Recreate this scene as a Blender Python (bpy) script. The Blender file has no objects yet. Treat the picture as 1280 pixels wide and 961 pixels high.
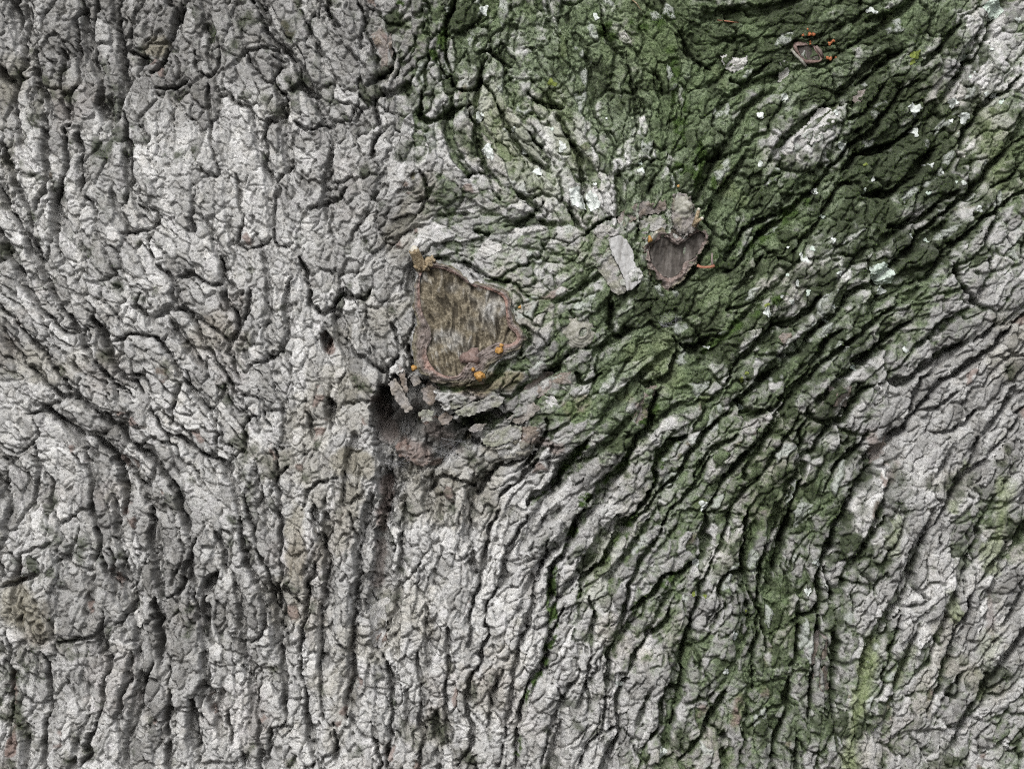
import bpy, math, random
import numpy as np

rng = np.random.default_rng(11)
random.seed(5)
scene = bpy.context.scene
PX = 0.0005            # metres of bark per unit of the trunk-surface chart (u to the right, v downwards)
ZC = 1.30              # height of the chart centre above the ground
RAD, RADY = 1.05, 0.55  # the old trunk is broad and oval: half width, half depth
DIST = 2.5             # camera to the front of the trunk

# ------------------------------------------------------------------ camera
cam_data = bpy.data.cameras.new('camera')
cam = bpy.data.objects.new('camera', cam_data)
scene.collection.objects.link(cam)
cam.location = (0.0, -DIST, ZC)
cam.rotation_euler = (math.radians(90), 0, 0)
cam_data.sensor_width = 36.0
cam_data.lens = 36.0 * DIST / (1280 * PX)
cam_data.clip_start = 0.05
cam_data.clip_end = 500
scene.camera = cam

# ------------------------------------------------------------------ overcast daylight
SUN_EL, SUN_DIR = math.radians(38), (-0.28, -0.95)
world = bpy.data.worlds.new('World')
scene.world = world
world.use_nodes = True
wn, wl = world.node_tree.nodes, world.node_tree.links
wn.clear()
sky = wn.new('ShaderNodeTexSky')
sky.sky_type = 'NISHITA'
sky.sun_disc = False
sky.sun_elevation = SUN_EL
sky.sun_rotation = math.atan2(SUN_DIR[0], SUN_DIR[1])
sky.dust_density = 4.0
hs = wn.new('ShaderNodeHueSaturation')
hs.inputs['Saturation'].default_value = 0.22
bg = wn.new('ShaderNodeBackground')
bg.inputs['Strength'].default_value = 0.12
wo = wn.new('ShaderNodeOutputWorld')
wl.new(sky.outputs[0], hs.inputs['Color'])
wl.new(hs.outputs[0], bg.inputs['Color'])
wl.new(bg.outputs[0], wo.inputs['Surface'])
sun_data = bpy.data.lights.new('sun', 'SUN')
sun_data.energy = 0.9
sun_data.angle = math.radians(25)
sun_data.color = (1.0, 0.985, 0.96)
sun = bpy.data.objects.new('sun', sun_data)
scene.collection.objects.link(sun)
from mathutils import Vector
sd = Vector((SUN_DIR[0], SUN_DIR[1], 0)).normalized() * math.cos(SUN_EL) + Vector((0, 0, math.sin(SUN_EL)))
sun.rotation_euler = sd.to_track_quat('Z', 'Y').to_euler()
scene.view_settings.view_transform = 'Standard'
scene.view_settings.look = 'None'
scene.view_settings.exposure = 0.62
scene.view_settings.gamma = 1.0
scene.view_settings.use_curve_mapping = False
scene.cycles.max_bounces = 5
scene.cycles.diffuse_bounces = 1
scene.cycles.use_denoising = False
scene.cycles.filter_width = 1.15

# ------------------------------------------------------------------ chart rasters
U0, V0, NU, NV = -160, -120, 1600, 1204
UU, VV = np.meshgrid(np.arange(NU, dtype=np.float32) + U0, np.arange(NV, dtype=np.float32) + V0)

def interp_axis(a, pos, axis):
    """cubic B-spline interpolation of a lattice along one axis"""
    i = np.floor(pos).astype(int)
    t = (pos - i).astype(np.float32)
    w = [(1 - t) ** 3 / 6, (3 * t ** 3 - 6 * t ** 2 + 4) / 6, (-3 * t ** 3 + 3 * t ** 2 + 3 * t + 1) / 6, t ** 3 / 6]
    out = 0
    for k in range(4):
        s = np.take(a, np.clip(i + k, 0, a.shape[axis] - 1), axis=axis)
        out = out + s * (w[k][:, None] if axis == 0 else w[k][None, :])
    return out

def noise(scale, seed, shape=None, scale_v=None):
    """smooth random field, zero mean, unit deviation"""
    nv, nu = shape or (NV, NU)
    sv = scale_v or scale
    r = np.random.default_rng(seed)
    lat = r.standard_normal((int(nv / sv) + 6, int(nu / scale) + 6)).astype(np.float32)
    a = interp_axis(lat, np.arange(nv, dtype=np.float32) / sv + 0.5, 0)
    a = interp_axis(a, np.arange(nu, dtype=np.float32) / scale + 0.5, 1)
    return ((a - a.mean()) / (a.std() + 1e-6)).astype(np.float32)

def blur(a, sigma):
    fy = np.fft.fftfreq(a.shape[0])[:, None]
    fx = np.fft.rfftfreq(a.shape[1])[None, :]
    g = np.exp(-2 * (math.pi * sigma) ** 2 * (fx * fx + fy * fy))
    return np.fft.irfft2(np.fft.rfft2(a) * g, s=a.shape).astype(np.float32)

def bil(a, u, v):
    """bilinear lookup of raster a at chart coordinates"""
    x = np.clip(u - U0, 0, NU - 1.001)
    y = np.clip(v - V0, 0, NV - 1.001)
    i = x.astype(np.int32); j = y.astype(np.int32)
    fx = (x - i).astype(np.float32); fy = (y - j).astype(np.float32)
    a00 = a[j, i]; a10 = a[j, i + 1]; a01 = a[j + 1, i]; a11 = a[j + 1, i + 1]
    return (a00 * (1 - fx) + a10 * fx) * (1 - fy) + (a01 * (1 - fx) + a11 * fx) * fy

def sstep(a, b, x):
    t = np.clip((x - a) / (b - a), 0, 1)
    return t * t * (3 - 2 * t)

def field(pts, power=1.0, sig=70.0, base=(0.0, 1e-4), step=8):
    """smooth field through scattered values (normalised gaussians), rows u,v,value..."""
    p = np.array(pts, dtype=np.float32)
    u, v = np.meshgrid(np.arange(0, NU + step, step) + U0, np.arange(0, NV + step, step) + V0)
    u = u.astype(np.float32); v = v.astype(np.float32)
    k = p.shape[1] - 2
    num = [np.full(u.shape, base[0] * base[1], np.float32) for _ in range(k)]
    den = np.full(u.shape, base[1], np.float32)
    for row in p:
        d2 = (u - row[0]) ** 2 + (v - row[1]) ** 2
        w = np.exp(-d2 / (2 * sig * sig)) + 2e-3 / (1 + d2 / 2e4)
        den += w
        for q in range(k):
            num[q] += w * row[2 + q]
    res = []
    for q in range(k):
        a = num[q] / den
        a = interp_axis(a, np.clip(np.arange(NV, dtype=np.float32) / step - 1, 0, 1e9), 0)
        a = interp_axis(a, np.clip(np.arange(NU, dtype=np.float32) / step - 1, 0, 1e9), 1)
        res.append(a.astype(np.float32))
    return res

def seg_dist(pts, closed=False, pad=60, out=None, wid=None):
    """min distance raster to a polyline"""
    d = np.full((NV, NU), 1e4, np.float32) if out is None else out
    p = list(pts) + ([pts[0]] if closed else [])
    for (ax, ay), (bx, by) in zip(p[:-1], p[1:]):
        i0 = int(max(0, min(ax, bx) - pad - U0)); i1 = int(min(NU, max(ax, bx) + pad - U0 + 1))
        j0 = int(max(0, min(ay, by) - pad - V0)); j1 = int(min(NV, max(ay, by) + pad - V0 + 1))
        if i1 <= i0 or j1 <= j0: continue
        u = UU[j0:j1, i0:i1]; v = VV[j0:j1, i0:i1]
        dx, dy = bx - ax, by - ay
        L = dx * dx + dy * dy + 1e-6
        t = np.clip(((u - ax) * dx + (v - ay) * dy) / L, 0, 1)
        q = np.hypot(u - ax - t * dx, v - ay - t * dy)
        np.minimum(d[j0:j1, i0:i1], q, out=d[j0:j1, i0:i1])
    return d

def inside(poly, u, v):
    c = np.zeros(u.shape, bool)
    n = len(poly)
    for k in range(n):
        ax, ay = poly[k]; bx, by = poly[(k + 1) % n]
        cond = (ay > v) != (by > v)
        c ^= cond & (u < (bx - ax) * (v - ay) / ((by - ay) if by != ay else 1e-6) + ax)
    return c

def poly_sdf(poly, u, v):
    d = np.full(u.shape, 1e4, np.float32)
    n = len(poly)
    for k in range(n):
        ax, ay = poly[k]; bx, by = poly[(k + 1) % n]
        dx, dy = bx - ax, by - ay
        t = np.clip(((u - ax) * dx + (v - ay) * dy) / (dx * dx + dy * dy + 1e-6), 0, 1)
        d = np.minimum(d, np.hypot(u - ax - t * dx, v - ay - t * dy))
    return np.where(inside(poly, u, v), -d, d)

def smooth_closed(poly, n):
    """Catmull-Rom through a closed outline, n points"""
    p = np.array(poly, float); m = len(p)
    out = []
    per = max(2, int(round(n / m)))
    for k in range(m):
        a, b, c, d = p[k - 1], p[k], p[(k + 1) % m], p[(k + 2) % m]
        for t in np.arange(per) / per:
            out.append(0.5 * (2 * b + (c - a) * t + (2 * a - 5 * b + 4 * c - d) * t * t + (3 * b - a - 3 * c + d) * t ** 3))
    return np.array(out)

def smooth_open(pts, per=8):
    p = np.array(pts, float)
    p = np.vstack([2 * p[0] - p[1], p, 2 * p[-1] - p[-2]])
    out = []
    for k in range(1, len(p) - 2):
        a, b, c, d = p[k - 1], p[k], p[k + 1], p[k + 2]
        for t in np.arange(per) / per:
            out.append(0.5 * (2 * b + (c - a) * t + (2 * a - 5 * b + 4 * c - d) * t * t + (3 * b - a - 3 * c + d) * t ** 3))
    out.append(p[-2])
    return np.array(out)

def Z(ox, oy, s, pts):
    return [(ox + x * s, oy + y * s) for x, y in pts]

# ---- outlines of the special places on the trunk
SCAR_IN = Z(480, 290, .208, [(240, 235), (215, 350), (232, 480), (272, 570), (285, 640), (257, 720), (282, 800), (350, 858), (440, 866), (500, 800), (560, 735), (610, 705), (680, 668), (750, 680), (798, 650), (795, 610), (748, 560), (735, 470), (718, 395), (640, 350), (530, 323), (450, 265), (340, 220)])
SCAR_OUT = Z(480, 290, .208, [(200, 225), (178, 430), (195, 550), (168, 650), (180, 790), (230, 862), (330, 905), (480, 900), (580, 890), (690, 770), (790, 725), (855, 640), (842, 590), (790, 535), (770, 430), (738, 360), (660, 325), (540, 295), (430, 220), (320, 170)])
HEART_IN = Z(700, 220, .187, [(590, 490), (602, 570), (640, 632), (690, 682), (760, 682), (812, 640), (832, 582), (900, 550), (955, 440), (972, 400), (925, 372), (870, 400), (805, 452), (770, 460), (700, 405), (645, 430)])
HEART_OUT = Z(700, 220, .187, [(555, 480), (560, 560), (600, 650), (660, 720), (710, 770), (770, 735), (835, 670), (900, 590), (985, 430), (990, 390), (925, 345), (850, 370), (790, 400), (740, 370), (650, 370), (580, 430)])
TOPSCAR = Z(960, 20, .0859, [(430, 450), (520, 430), (640, 440), (700, 500), (760, 580), (740, 640), (640, 650), (560, 640), (490, 570)])
HOLLOW = Z(425, 320, .336, [(200, 440), (165, 480), (125, 505), (108, 570), (118, 640), (128, 700), (150, 770), (155, 850), (148, 960), (190, 975), (225, 880), (270, 810), (340, 790), (430, 740), (520, 690), (575, 640), (640, 590), (590, 565), (480, 590), (430, 615), (380, 560), (330, 470), (280, 450)])

# ---- grain direction: degrees from vertical, + leans right going up
FLOW = [(50,80,-10),(90,200,4),(30,250,-20),(130,60,-5),(220,150,0),(330,200,-5),(400,100,-35),(40,330,-32),(100,430,-45),(60,500,-55),
 (150,560,-50),(200,420,-40),(250,500,-40),(290,600,-25),(170,300,-35),(330,400,-8),(390,350,-15),(430,550,10),(330,700,-15),(270,680,-18),
 (140,650,-10),(60,700,5),(120,870,12),(50,900,0),(240,800,5),(330,850,-3),(380,750,-4),(370,650,0),(440,700,8),(480,900,-3),(560,800,4),
 (590,850,8),(650,700,30),(620,770,18),(700,640,42),(720,720,38),(780,600,45),(760,760,35),(700,850,16),(760,900,15),(850,620,40),(850,750,30),
 (880,860,15),(940,700,12),(960,800,4),(1000,650,20),(1000,760,5),(1030,870,-3),(940,400,48),(1000,340,50),(1050,400,48),(940,520,42),(1060,300,48),
 (1150,200,50),(1200,100,40),(1250,60,32),(1120,420,48),(1200,420,50),(1150,560,38),(1230,540,36),(1100,700,25),(1200,700,30),(1150,850,25),
 (1250,850,30),(1230,300,42),(620,200,-35),(680,180,-35),(700,100,-20),(560,60,20),(520,150,20),(470,60,-10),(800,150,0),(830,60,-30),(900,200,30),
 (880,80,60),(1000,60,70),(960,30,80),(1080,100,50),(600,560,50),(650,530,60),(760,470,50),(820,450,60),(870,380,40),(440,250,10),(500,280,60),
 (600,290,80),(450,400,0),(560,700,0),(540,640,0),(10,820,0)]
fl = [(u, v, math.cos(2 * math.radians(a)), math.sin(2 * math.radians(a))) for u, v, a in FLOW]
c2, s2 = field(fl, sig=42.0)
# wound wood runs round the scars
for poly, reach in ((SCAR_OUT, 24.0), (HEART_OUT, 14.0)):
    us, vs = UU[::4, ::4], VV[::4, ::4]
    d = poly_sdf(poly, us, vs)
    gy, gx = np.gradient(d)
    ang = np.arctan2(gx, -gy) + math.pi / 2
    w = np.exp(-(np.maximum(d, 0) / reach) ** 2)
    def up(a): return np.repeat(np.repeat(a, 4, 0), 4, 1)[:NV, :NU]
    W = up(w)
    c2 = c2 * (1 - W) + up(np.cos(2 * ang)) * W
    s2 = s2 * (1 - W) + up(np.sin(2 * ang)) * W
c2 += 0.12 * noise(40, 91); s2 += 0.12 * noise(40, 92)
THETA = 0.5 * np.arctan2(s2, c2)
TX, TY = np.sin(THETA).astype(np.float32), (-np.cos(THETA)).astype(np.float32)   # unit vector along the grain

# ---- the fissures one can follow in the photograph: tile origin, then (width, points)
S = .336
FISS = {
 (0, 0): [(5,[(120,60),(135,180),(150,290),(185,370),(205,450)]),(3.5,[(290,0),(290,150),(275,330),(265,450),(250,470)]),(4,[(330,180),(345,300),(370,400),(390,430)]),
  (5,[(435,0),(450,200),(455,330),(440,430)]),(5,[(0,260),(50,310),(75,350)]),(7,[(0,560),(40,660),(90,750),(120,830),(125,953)]),(7,[(285,490),(310,580),(325,720)]),
  (8,[(240,480),(240,620),(215,760),(220,953)]),(5,[(160,480),(160,620),(145,790)]),(3,[(340,740),(350,850)]),(3.2,[(490,600),(495,680),(520,730),(570,810),(500,860),(440,890)]),
  (4,[(775,310),(770,400),(790,570),(800,640),(770,660),(745,620)]),(4.2,[(1030,180),(1035,270),(1015,310),(1070,370),(1075,410),(990,465),(1000,540),(980,610),(1015,680),(1020,800),(1025,890),(1060,920)]),
  (2.6,[(815,360),(900,390),(980,460)]),(4,[(930,0),(980,90),(1020,150),(1090,220)]),(6,[(1210,30),(1280,90)]),(3,[(740,190),(720,250),(780,280),(820,240),(820,150)]),
  (3,[(880,270),(920,220),(1030,190)]),(3.6,[(870,650),(880,720),(890,850),(900,910),(960,920),(1010,880)]),(2.6,[(710,720),(715,820),(730,880)]),(4.5,[(555,830),(540,900),(570,953)]),
  (5,[(1080,330),(1130,320),(1200,360)]),(4,[(1100,440),(1140,470),(1280,470)]),(2.6,[(1020,690),(1060,640),(1100,590)]),(4,[(1160,770),(1240,740),(1280,700)]),
  (6,[(470,190),(530,210),(510,280)]),(7,[(560,270),(610,190),(640,100),(700,60)]),(5,[(580,340),(640,330),(690,310)])],
 (0, 320): [(4,[(70,40),(100,120),(150,190),(230,270),(320,270)]),(3,[(140,0),(170,100),(160,120)]),(7,[(330,220),(380,290),(420,380),(440,440),(490,470),(520,510)]),
  (5,[(420,325),(480,300),(570,295)]),(5,[(570,300),(610,350),(650,430),(690,490),(740,560),(775,590),(790,700)]),(3.6,[(580,30),(620,80),(640,170),(600,215),(560,240),(510,180),(520,150)]),
  (4,[(580,240),(680,195),(790,270),(860,320)]),(5,[(640,70),(710,65),(790,105),(830,100)]),(6,[(820,0),(835,100),(840,190),(880,240),(870,320),(885,440)]),(4,[(930,120),(930,200),(880,300)]),
  (5.5,[(1110,0),(1150,100),(1160,170),(1220,220),(1280,130)]),(4,[(1085,100),(1075,200),(1080,310),(1040,380),(960,400)]),(8,[(1220,290),(1222,345)]),(8,[(1215,520),(1235,560),(1220,650)]),
  (4,[(20,300),(100,420),(210,500),(310,520),(390,580),(440,640)]),(5,[(90,580),(160,560),(220,600),(310,650),(350,665),(400,660)]),(9,[(350,670),(410,720),(440,800),(460,953)]),
  (2.6,[(690,490),(660,480),(650,560),(640,640)]),(4.2,[(560,560),(600,640),(680,690),(740,730),(790,740),(830,800),(870,900),(880,953)]),(2.6,[(830,760),(880,720),(915,660),(920,600),(960,600)]),
  (3,[(110,590),(130,650),(100,690),(50,720),(0,680)]),(2.6,[(120,690),(130,800),(110,953)]),(3,[(260,740),(290,800),(330,790)]),(3,[(600,630),(640,740),(660,800)]),(3,[(470,690),(560,760),(630,810)]),
  (4,[(980,590),(1000,625)]),(4,[(1000,900),(1030,830),(1080,790)]),(4,[(1140,600),(1170,690)]),(3,[(1130,960),(1150,880),(1200,840),(1280,820)]),(2.4,[(770,590),(810,540),(830,480)]),(3,[(440,750),(470,820),(540,850),(560,800)])],
 (0, 640): [(5,[(0,280),(60,260),(130,235)]),(3,[(0,180),(20,250)]),(4,[(350,40),(370,100),(340,180)]),(6,[(400,130),(410,200),(405,310)]),(8,[(540,0),(550,150),(580,240),(600,310)]),(9,[(570,320),(590,400),(575,560)]),
  (5,[(720,100),(700,200),(690,260),(620,310)]),(5,[(790,80),(830,160),(835,240)]),(10,[(800,240),(770,320),(775,440),(800,500)]),(7,[(770,520),(770,640),(780,740)]),(4.6,[(880,0),(890,130),(940,250),(970,340),(980,430),(930,490)]),
  (4.5,[(1040,280),(1050,400),(1070,500)]),(6,[(1170,0),(1175,80),(1200,130)]),(6,[(1165,200),(1140,300),(1120,500),(1130,650),(1150,830),(1160,953)]),(5,[(1250,790),(1245,953)]),
  (6,[(370,380),(370,480),(410,570),(380,650),(360,760)]),(4,[(230,490),(310,465),(370,460)]),(8,[(360,780),(330,860),(350,890),(320,953)]),(3.6,[(410,430),(460,410),(480,330)]),(4.5,[(560,560),(530,640),(530,720),(550,760)]),
  (7,[(720,700),(710,800),(700,900)]),(3,[(895,560),(890,640)]),(6,[(850,740),(850,850)]),(6,[(890,880),(910,940)]),(4,[(1010,790),(1000,953)]),(2.6,[(1010,790),(1090,790)]),(3,[(490,130),(520,140),(580,120)]),
  (3,[(650,60),(680,160),(640,260)]),(2.6,[(200,210),(260,160),(290,60)]),(4,[(20,440),(40,640),(30,870)]),(3,[(200,400),(240,510)])],
 (425, 0): [(6,[(400,180),(420,310),(490,330),(540,290)]),(6,[(300,330),(310,430),(350,440),(480,390)]),(4.5,[(530,300),(600,390),(640,490),(700,600),(790,650)]),(5.5,[(480,420),(500,540),(550,640),(590,660)]),
  (3.2,[(700,480),(760,590),(800,660)]),(4.2,[(830,490),(880,570),(910,720),(920,790)]),(5,[(700,340),(750,380),(830,390)]),(4,[(970,100),(1000,180),(1060,220)]),(3.5,[(1075,240),(1085,350),(1090,490)]),
  (4,[(300,640),(330,740),(280,760)]),(4,[(440,680),(530,640),(600,740)]),(4,[(620,850),(700,830),(760,760)]),(4,[(160,340),(250,330),(280,300)]),(4,[(290,800),(340,720)]),(4,[(490,860),(560,870)]),
  (4,[(70,0),(100,90),(80,170)]),(5,[(200,170),(190,250),(110,290)]),(4,[(420,0),(400,100),(400,180)]),(3.5,[(140,350),(150,470),(120,600)]),(4,[(1040,800),(980,820),(900,880)]),(3.5,[(560,180),(600,220),(650,250)])],
 (425, 320): [(9,[(920,700),(830,800),(780,870),(700,920)]),(9,[(1180,510),(1150,620),(1100,680),(1060,770),(980,850),(910,920)]),(9,[(1280,670),(1200,730),(1170,850),(1120,953)]),(4,[(500,880),(560,850),(590,780),(700,740)]),
  (4,[(340,870),(390,810),(500,860)]),(6,[(260,330),(262,400),(240,450)]),(5,[(420,590),(520,560),(600,540)]),(6,[(700,500),(770,440),(830,410)]),(5,[(480,660),(560,700),(640,640)]),(5,[(760,600),(770,680),(690,790)]),
  (5,[(1020,180),(1000,240),(1040,300)]),(6,[(1240,300),(1250,380),(1200,480),(1120,480)]),(5,[(880,430),(900,470),(980,440)]),(4,[(600,900),(660,840),(760,760)]),(5,[(460,30),(540,60),(620,90)]),(4,[(180,250),(220,330),(180,420)]),(3.5,[(0,150),(60,170),(110,120)]),(3.5,[(30,300),(70,370),(160,440)])],
 (425, 640): [(5.5,[(440,940),(485,850),(470,720),(495,610),(520,560),(550,370)]),(5.5,[(170,530),(185,700),(175,850),(170,953)]),(5,[(720,350),(690,450),(650,560),(640,640)]),(5.5,[(640,953),(660,830),(700,640),(760,580),(800,430),(830,370)]),
  (8,[(780,330),(790,230),(870,70),(900,0)]),(8,[(880,330),(920,230),(990,170),(1050,90),(1110,0)]),(7,[(1090,350),(1170,300),(1190,240),(1280,200)]),(5,[(1070,620),(1030,660),(1030,800),(1010,940)]),(4,[(900,940),(940,850),(1020,790)]),
  (4.5,[(1080,580),(1130,480),(1200,430),(1220,330)]),(4,[(920,330),(940,520),(900,640),(900,780)]),(5,[(1280,640),(1200,670),(1190,780),(1160,850)]),(6,[(120,780),(130,870),(150,953)]),(5,[(490,120),(490,200),(510,240)]),
  (5,[(550,370),(600,260),(650,100),(700,10)]),(2.8,[(290,650),(330,780)]),(3.2,[(380,620),(400,760),(420,860)]),(3.2,[(760,940),(790,800),(820,690),(900,560)]),(2.8,[(540,800),(560,700),(610,590)]),(3,[(210,280),(280,230),(300,200)])],
 (850, 0): [(4.5,[(160,953),(240,860),(330,810),(420,760),(520,680)]),(5.5,[(420,940),(520,800),(600,700),(650,680)]),(10,[(690,720),(800,700),(880,640),(960,560)]),(10,[(620,640),(700,560),(800,540),(900,450)]),
  (5.5,[(1040,560),(1060,500),(1110,440),(1150,380),(1230,320),(1280,280)]),(4.5,[(1020,300),(1100,230),(1160,130),(1190,60)]),(4.5,[(1160,690),(1240,650),(1280,600)]),(3.5,[(1130,930),(1160,830),(1170,720)]),(7,[(780,830),(900,820),(960,760),(1050,700)]),
  (6,[(650,320),(720,260),(820,190)]),(4.5,[(690,70),(800,40)]),(5.5,[(350,230),(250,300),(190,280)]),(4.5,[(60,600),(130,590),(190,560)]),(5,[(0,120),(60,220),(120,250)]),(4.5,[(620,440),(670,420),(760,330)]),(5,[(900,240),(980,180),(1060,90)])],
 (850, 320): [(5.5,[(180,130),(260,50),(320,0)]),(3.6,[(160,200),(250,180),(330,120)]),(6,[(180,460),(250,350),(330,270),(430,230),(530,160)]),(6.5,[(280,580),(340,560),(400,500),(470,420),(540,330),(600,290)]),(10,[(640,400),(700,370),(780,310),(860,230)]),
  (8,[(210,540),(250,590),(320,580)]),(5,[(470,560),(490,610),(610,605),(640,540),(700,490),(760,470)]),(8,[(790,470),(900,430),(960,380),(1060,330)]),(4,[(860,580),(910,460)]),(5,[(1110,310),(1180,250)]),(4.5,[(400,953),(440,850),(460,780),(440,680),(470,620)]),
  (4.5,[(40,820),(130,720),(200,680)]),(5.5,[(240,830),(250,770),(310,680),(330,620)]),(6.5,[(540,880),(600,780),(700,700),(720,640)]),(4,[(680,820),(640,880)]),(5,[(780,680),(850,620)]),(3.2,[(900,570),(990,560),(1050,510)]),(3.4,[(930,660),(1050,630),(1120,560)]),
  (4.4,[(1010,870),(1080,740),(1100,650)]),(3.6,[(560,600),(610,640),(690,660)]),(3.6,[(690,0),(710,90),(760,110)]),(4.4,[(1010,30),(1040,120),(1110,180)]),(8,[(0,330),(60,350),(120,300)])],
 (850, 640): [(6.5,[(0,210),(80,150),(100,0)]),(7,[(230,230),(240,100),(260,0)]),(5,[(90,420),(150,300),(170,240),(240,235),(265,330),(310,420),(320,500)]),(7.5,[(360,220),(380,130),(400,0)]),(7.5,[(410,400),(450,410),(520,350),(540,200)]),
  (6,[(400,600),(390,760),(350,880),(340,953)]),(5,[(440,420),(430,530),(410,560)]),(7.5,[(570,450),(580,560),(570,760)]),(8,[(580,330),(560,200)]),(4.5,[(650,190),(700,110),(760,20)]),(3.4,[(860,90),(860,220),(910,310)]),(5,[(740,480),(790,390),(830,340),(890,330)]),
  (3.4,[(1080,60),(1120,90),(1050,170),(1060,300)]),(2.8,[(860,590),(920,540),(960,480)]),(3.4,[(980,680),(1030,680),(1030,620)]),(6,[(80,830),(130,740),(180,670)]),(5,[(0,930),(80,830)])],
}
LONG = [(5.5,[(100,560),(115,640),(130,720)]),(5.5,[(215,600),(240,700),(255,800),(250,900)]),(5.5,[(300,620),(330,720),(350,800),(355,900)]),(4,[(345,560),(350,640),(345,760)]),(4.5,[(395,620),(405,700),(400,800),(405,900)]),
 (4.5,[(440,640),(447,720),(440,800),(435,900)]),(4.5,[(60,820),(55,900),(60,980)]),(4.5,[(160,820),(150,900)]),(5.5,[(205,830),(210,920),(200,980)]),(4,[(520,820),(525,900),(530,980)]),(4,[(560,780),(555,860),(560,940)]),(4.5,[(320,860),(330,980)]),
 (4.5,[(20,-20),(30,80),(18,150)]),(4.5,[(75,60),(85,150)]),(5.5,[(120,-20),(118,90),(130,150)]),(4.5,[(155,140),(165,200),(150,260)]),(5.5,[(-20,210),(30,300),(70,370),(120,450),(160,500)]),(5.5,[(-20,365),(50,440),(110,500),(170,560),(210,600)]),(4,[(200,330),(250,420),(300,500)]),
 (5.5,[(1300,150),(1180,270),(1090,350),(980,450),(900,520),(840,600),(770,690)]),(5.5,[(1300,215),(1200,300),(1100,400),(1000,480),(930,570),(880,640)]),(7,[(1300,385),(1180,480),(1110,560),(1060,640),(1030,720),(1020,800),(1010,900)]),(5,[(1150,100),(1060,190),(980,270),(900,340)]),
 (5,[(1080,480),(1000,580),(960,660),(945,760),(940,860)]),(5,[(900,560),(840,640),(790,740),(760,830),(745,930)]),(4.5,[(1000,520),(930,620),(890,700),(860,800),(840,900)]),(4,[(1300,500),(1200,600),(1150,690),(1120,780),(1100,870)]),(3.6,[(1300,620),(1230,720),(1190,800),(1160,900)]),
 (4,[(620,640),(600,720),(585,800)]),(4,[(690,660),(660,760),(640,860),(625,960)])]
FISS[(-1, -1)] = LONG
CR = np.zeros((NV, NU), np.float32)      # 0..1 openness of the traced fissures, carved below
CD = np.zeros((NV, NU), np.float32)      # their depth
wob = [noise(9, 21), noise(9, 22), noise(28, 23), noise(28, 24)]
WU = 1.5 * wob[0] + 2.2 * wob[2]
WV = 1.5 * wob[1] + 2.2 * wob[3]
wid_mod = 1.0 + 0.38 * noise(16, 25)
for (ox, oy), cracks in FISS.items():
    for w, pts in cracks:
        p = smooth_open(pts if ox == -1 else Z(ox, oy, S, pts), 3)
        w = w * 1.12
        i0 = int(max(0, p[:, 0].min() - 34 - U0)); i1 = int(min(NU, p[:, 0].max() + 35 - U0))
        j0 = int(max(0, p[:, 1].min() - 34 - V0)); j1 = int(min(NV, p[:, 1].max() + 35 - V0))
        u = UU[j0:j1, i0:i1] + WU[j0:j1, i0:i1]; v = VV[j0:j1, i0:i1] + WV[j0:j1, i0:i1]
        d = np.full(u.shape, 1e4, np.float32)
        n = len(p) - 1
        for k in range(n):
            (ax, ay), (bx, by) = p[k], p[k + 1]
            dx, dy = bx - ax, by - ay
            t = np.clip(((u - ax) * dx + (v - ay) * dy) / (dx * dx + dy * dy + 1e-6), 0, 1)
            q = np.hypot(u - ax - t * dx, v - ay - t * dy)
            f = (k + t) / n
            taper = 0.35 + 0.65 * np.minimum(1, 6 * np.minimum(f, 1 - f))
            d = np.minimum(d, q / taper)
        hw = 0.5 * w * np.clip(wid_mod[j0:j1, i0:i1], .35, 2)
        g = 1 - sstep(hw * 0.45, hw * 1.0 + 1.0, d)
        soft = np.exp(-(d / (w * 1.7 + 1.5)) ** 2)
        np.maximum(CR[j0:j1, i0:i1], g, out=CR[j0:j1, i0:i1])
        dep = g * (6.0 + 3.4 * w) + soft * (0.25 + .30 * (w >= 3.4)) * w
        np.maximum(CD[j0:j1, i0:i1], dep, out=CD[j0:j1, i0:i1])

# ---- long furrows along the grain (noise smeared along the grain), half resolution
hs_, hn = NV // 2, NU // 2
tx, ty = TX[::2, ::2][:hs_, :hn], TY[::2, ::2][:hs_, :hn]
wh = np.random.default_rng(3).standard_normal((hs_, hn)).astype(np.float32)
wh = blur(wh, 2.6); wh -= blur(wh, 9.0); wh /= wh.std()
jj, ii = np.meshgrid(np.arange(hs_), np.arange(hn), indexing='ij')
acc = wh.copy(); wsum = 1.0
for sgn in (1, -1):
    px, py = ii.astype(np.float32), jj.astype(np.float32)
    dx, dy = tx * sgn, ty * sgn
    for k in range(24):
        px = px + dx * 1.8; py = py + dy * 1.8
        a = np.clip(px + .5, 0, hn - 1).astype(np.int32); b = np.clip(py + .5, 0, hs_ - 1).astype(np.int32)
        nx, ny = tx[b, a], ty[b, a]
        flip = np.sign(nx * dx + ny * dy); flip[flip == 0] = 1
        dx, dy = nx * flip, ny * flip
        wk = 0.5 + 0.5 * math.cos(math.pi * (k + 1) / 25)
        acc += wk * wh[b, a]; wsum += wk
LICH = acc / acc.std()
def up2(a):
    a = interp_axis(a, np.clip(np.arange(NV, dtype=np.float32) / 2 - 1, 0, a.shape[0]), 0)
    return interp_axis(a, np.clip(np.arange(NU, dtype=np.float32) / 2 - 1, 0, a.shape[1]), 1).astype(np.float32)
RIDGE = up2(LICH); RIDGE /= RIDGE.std()

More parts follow.
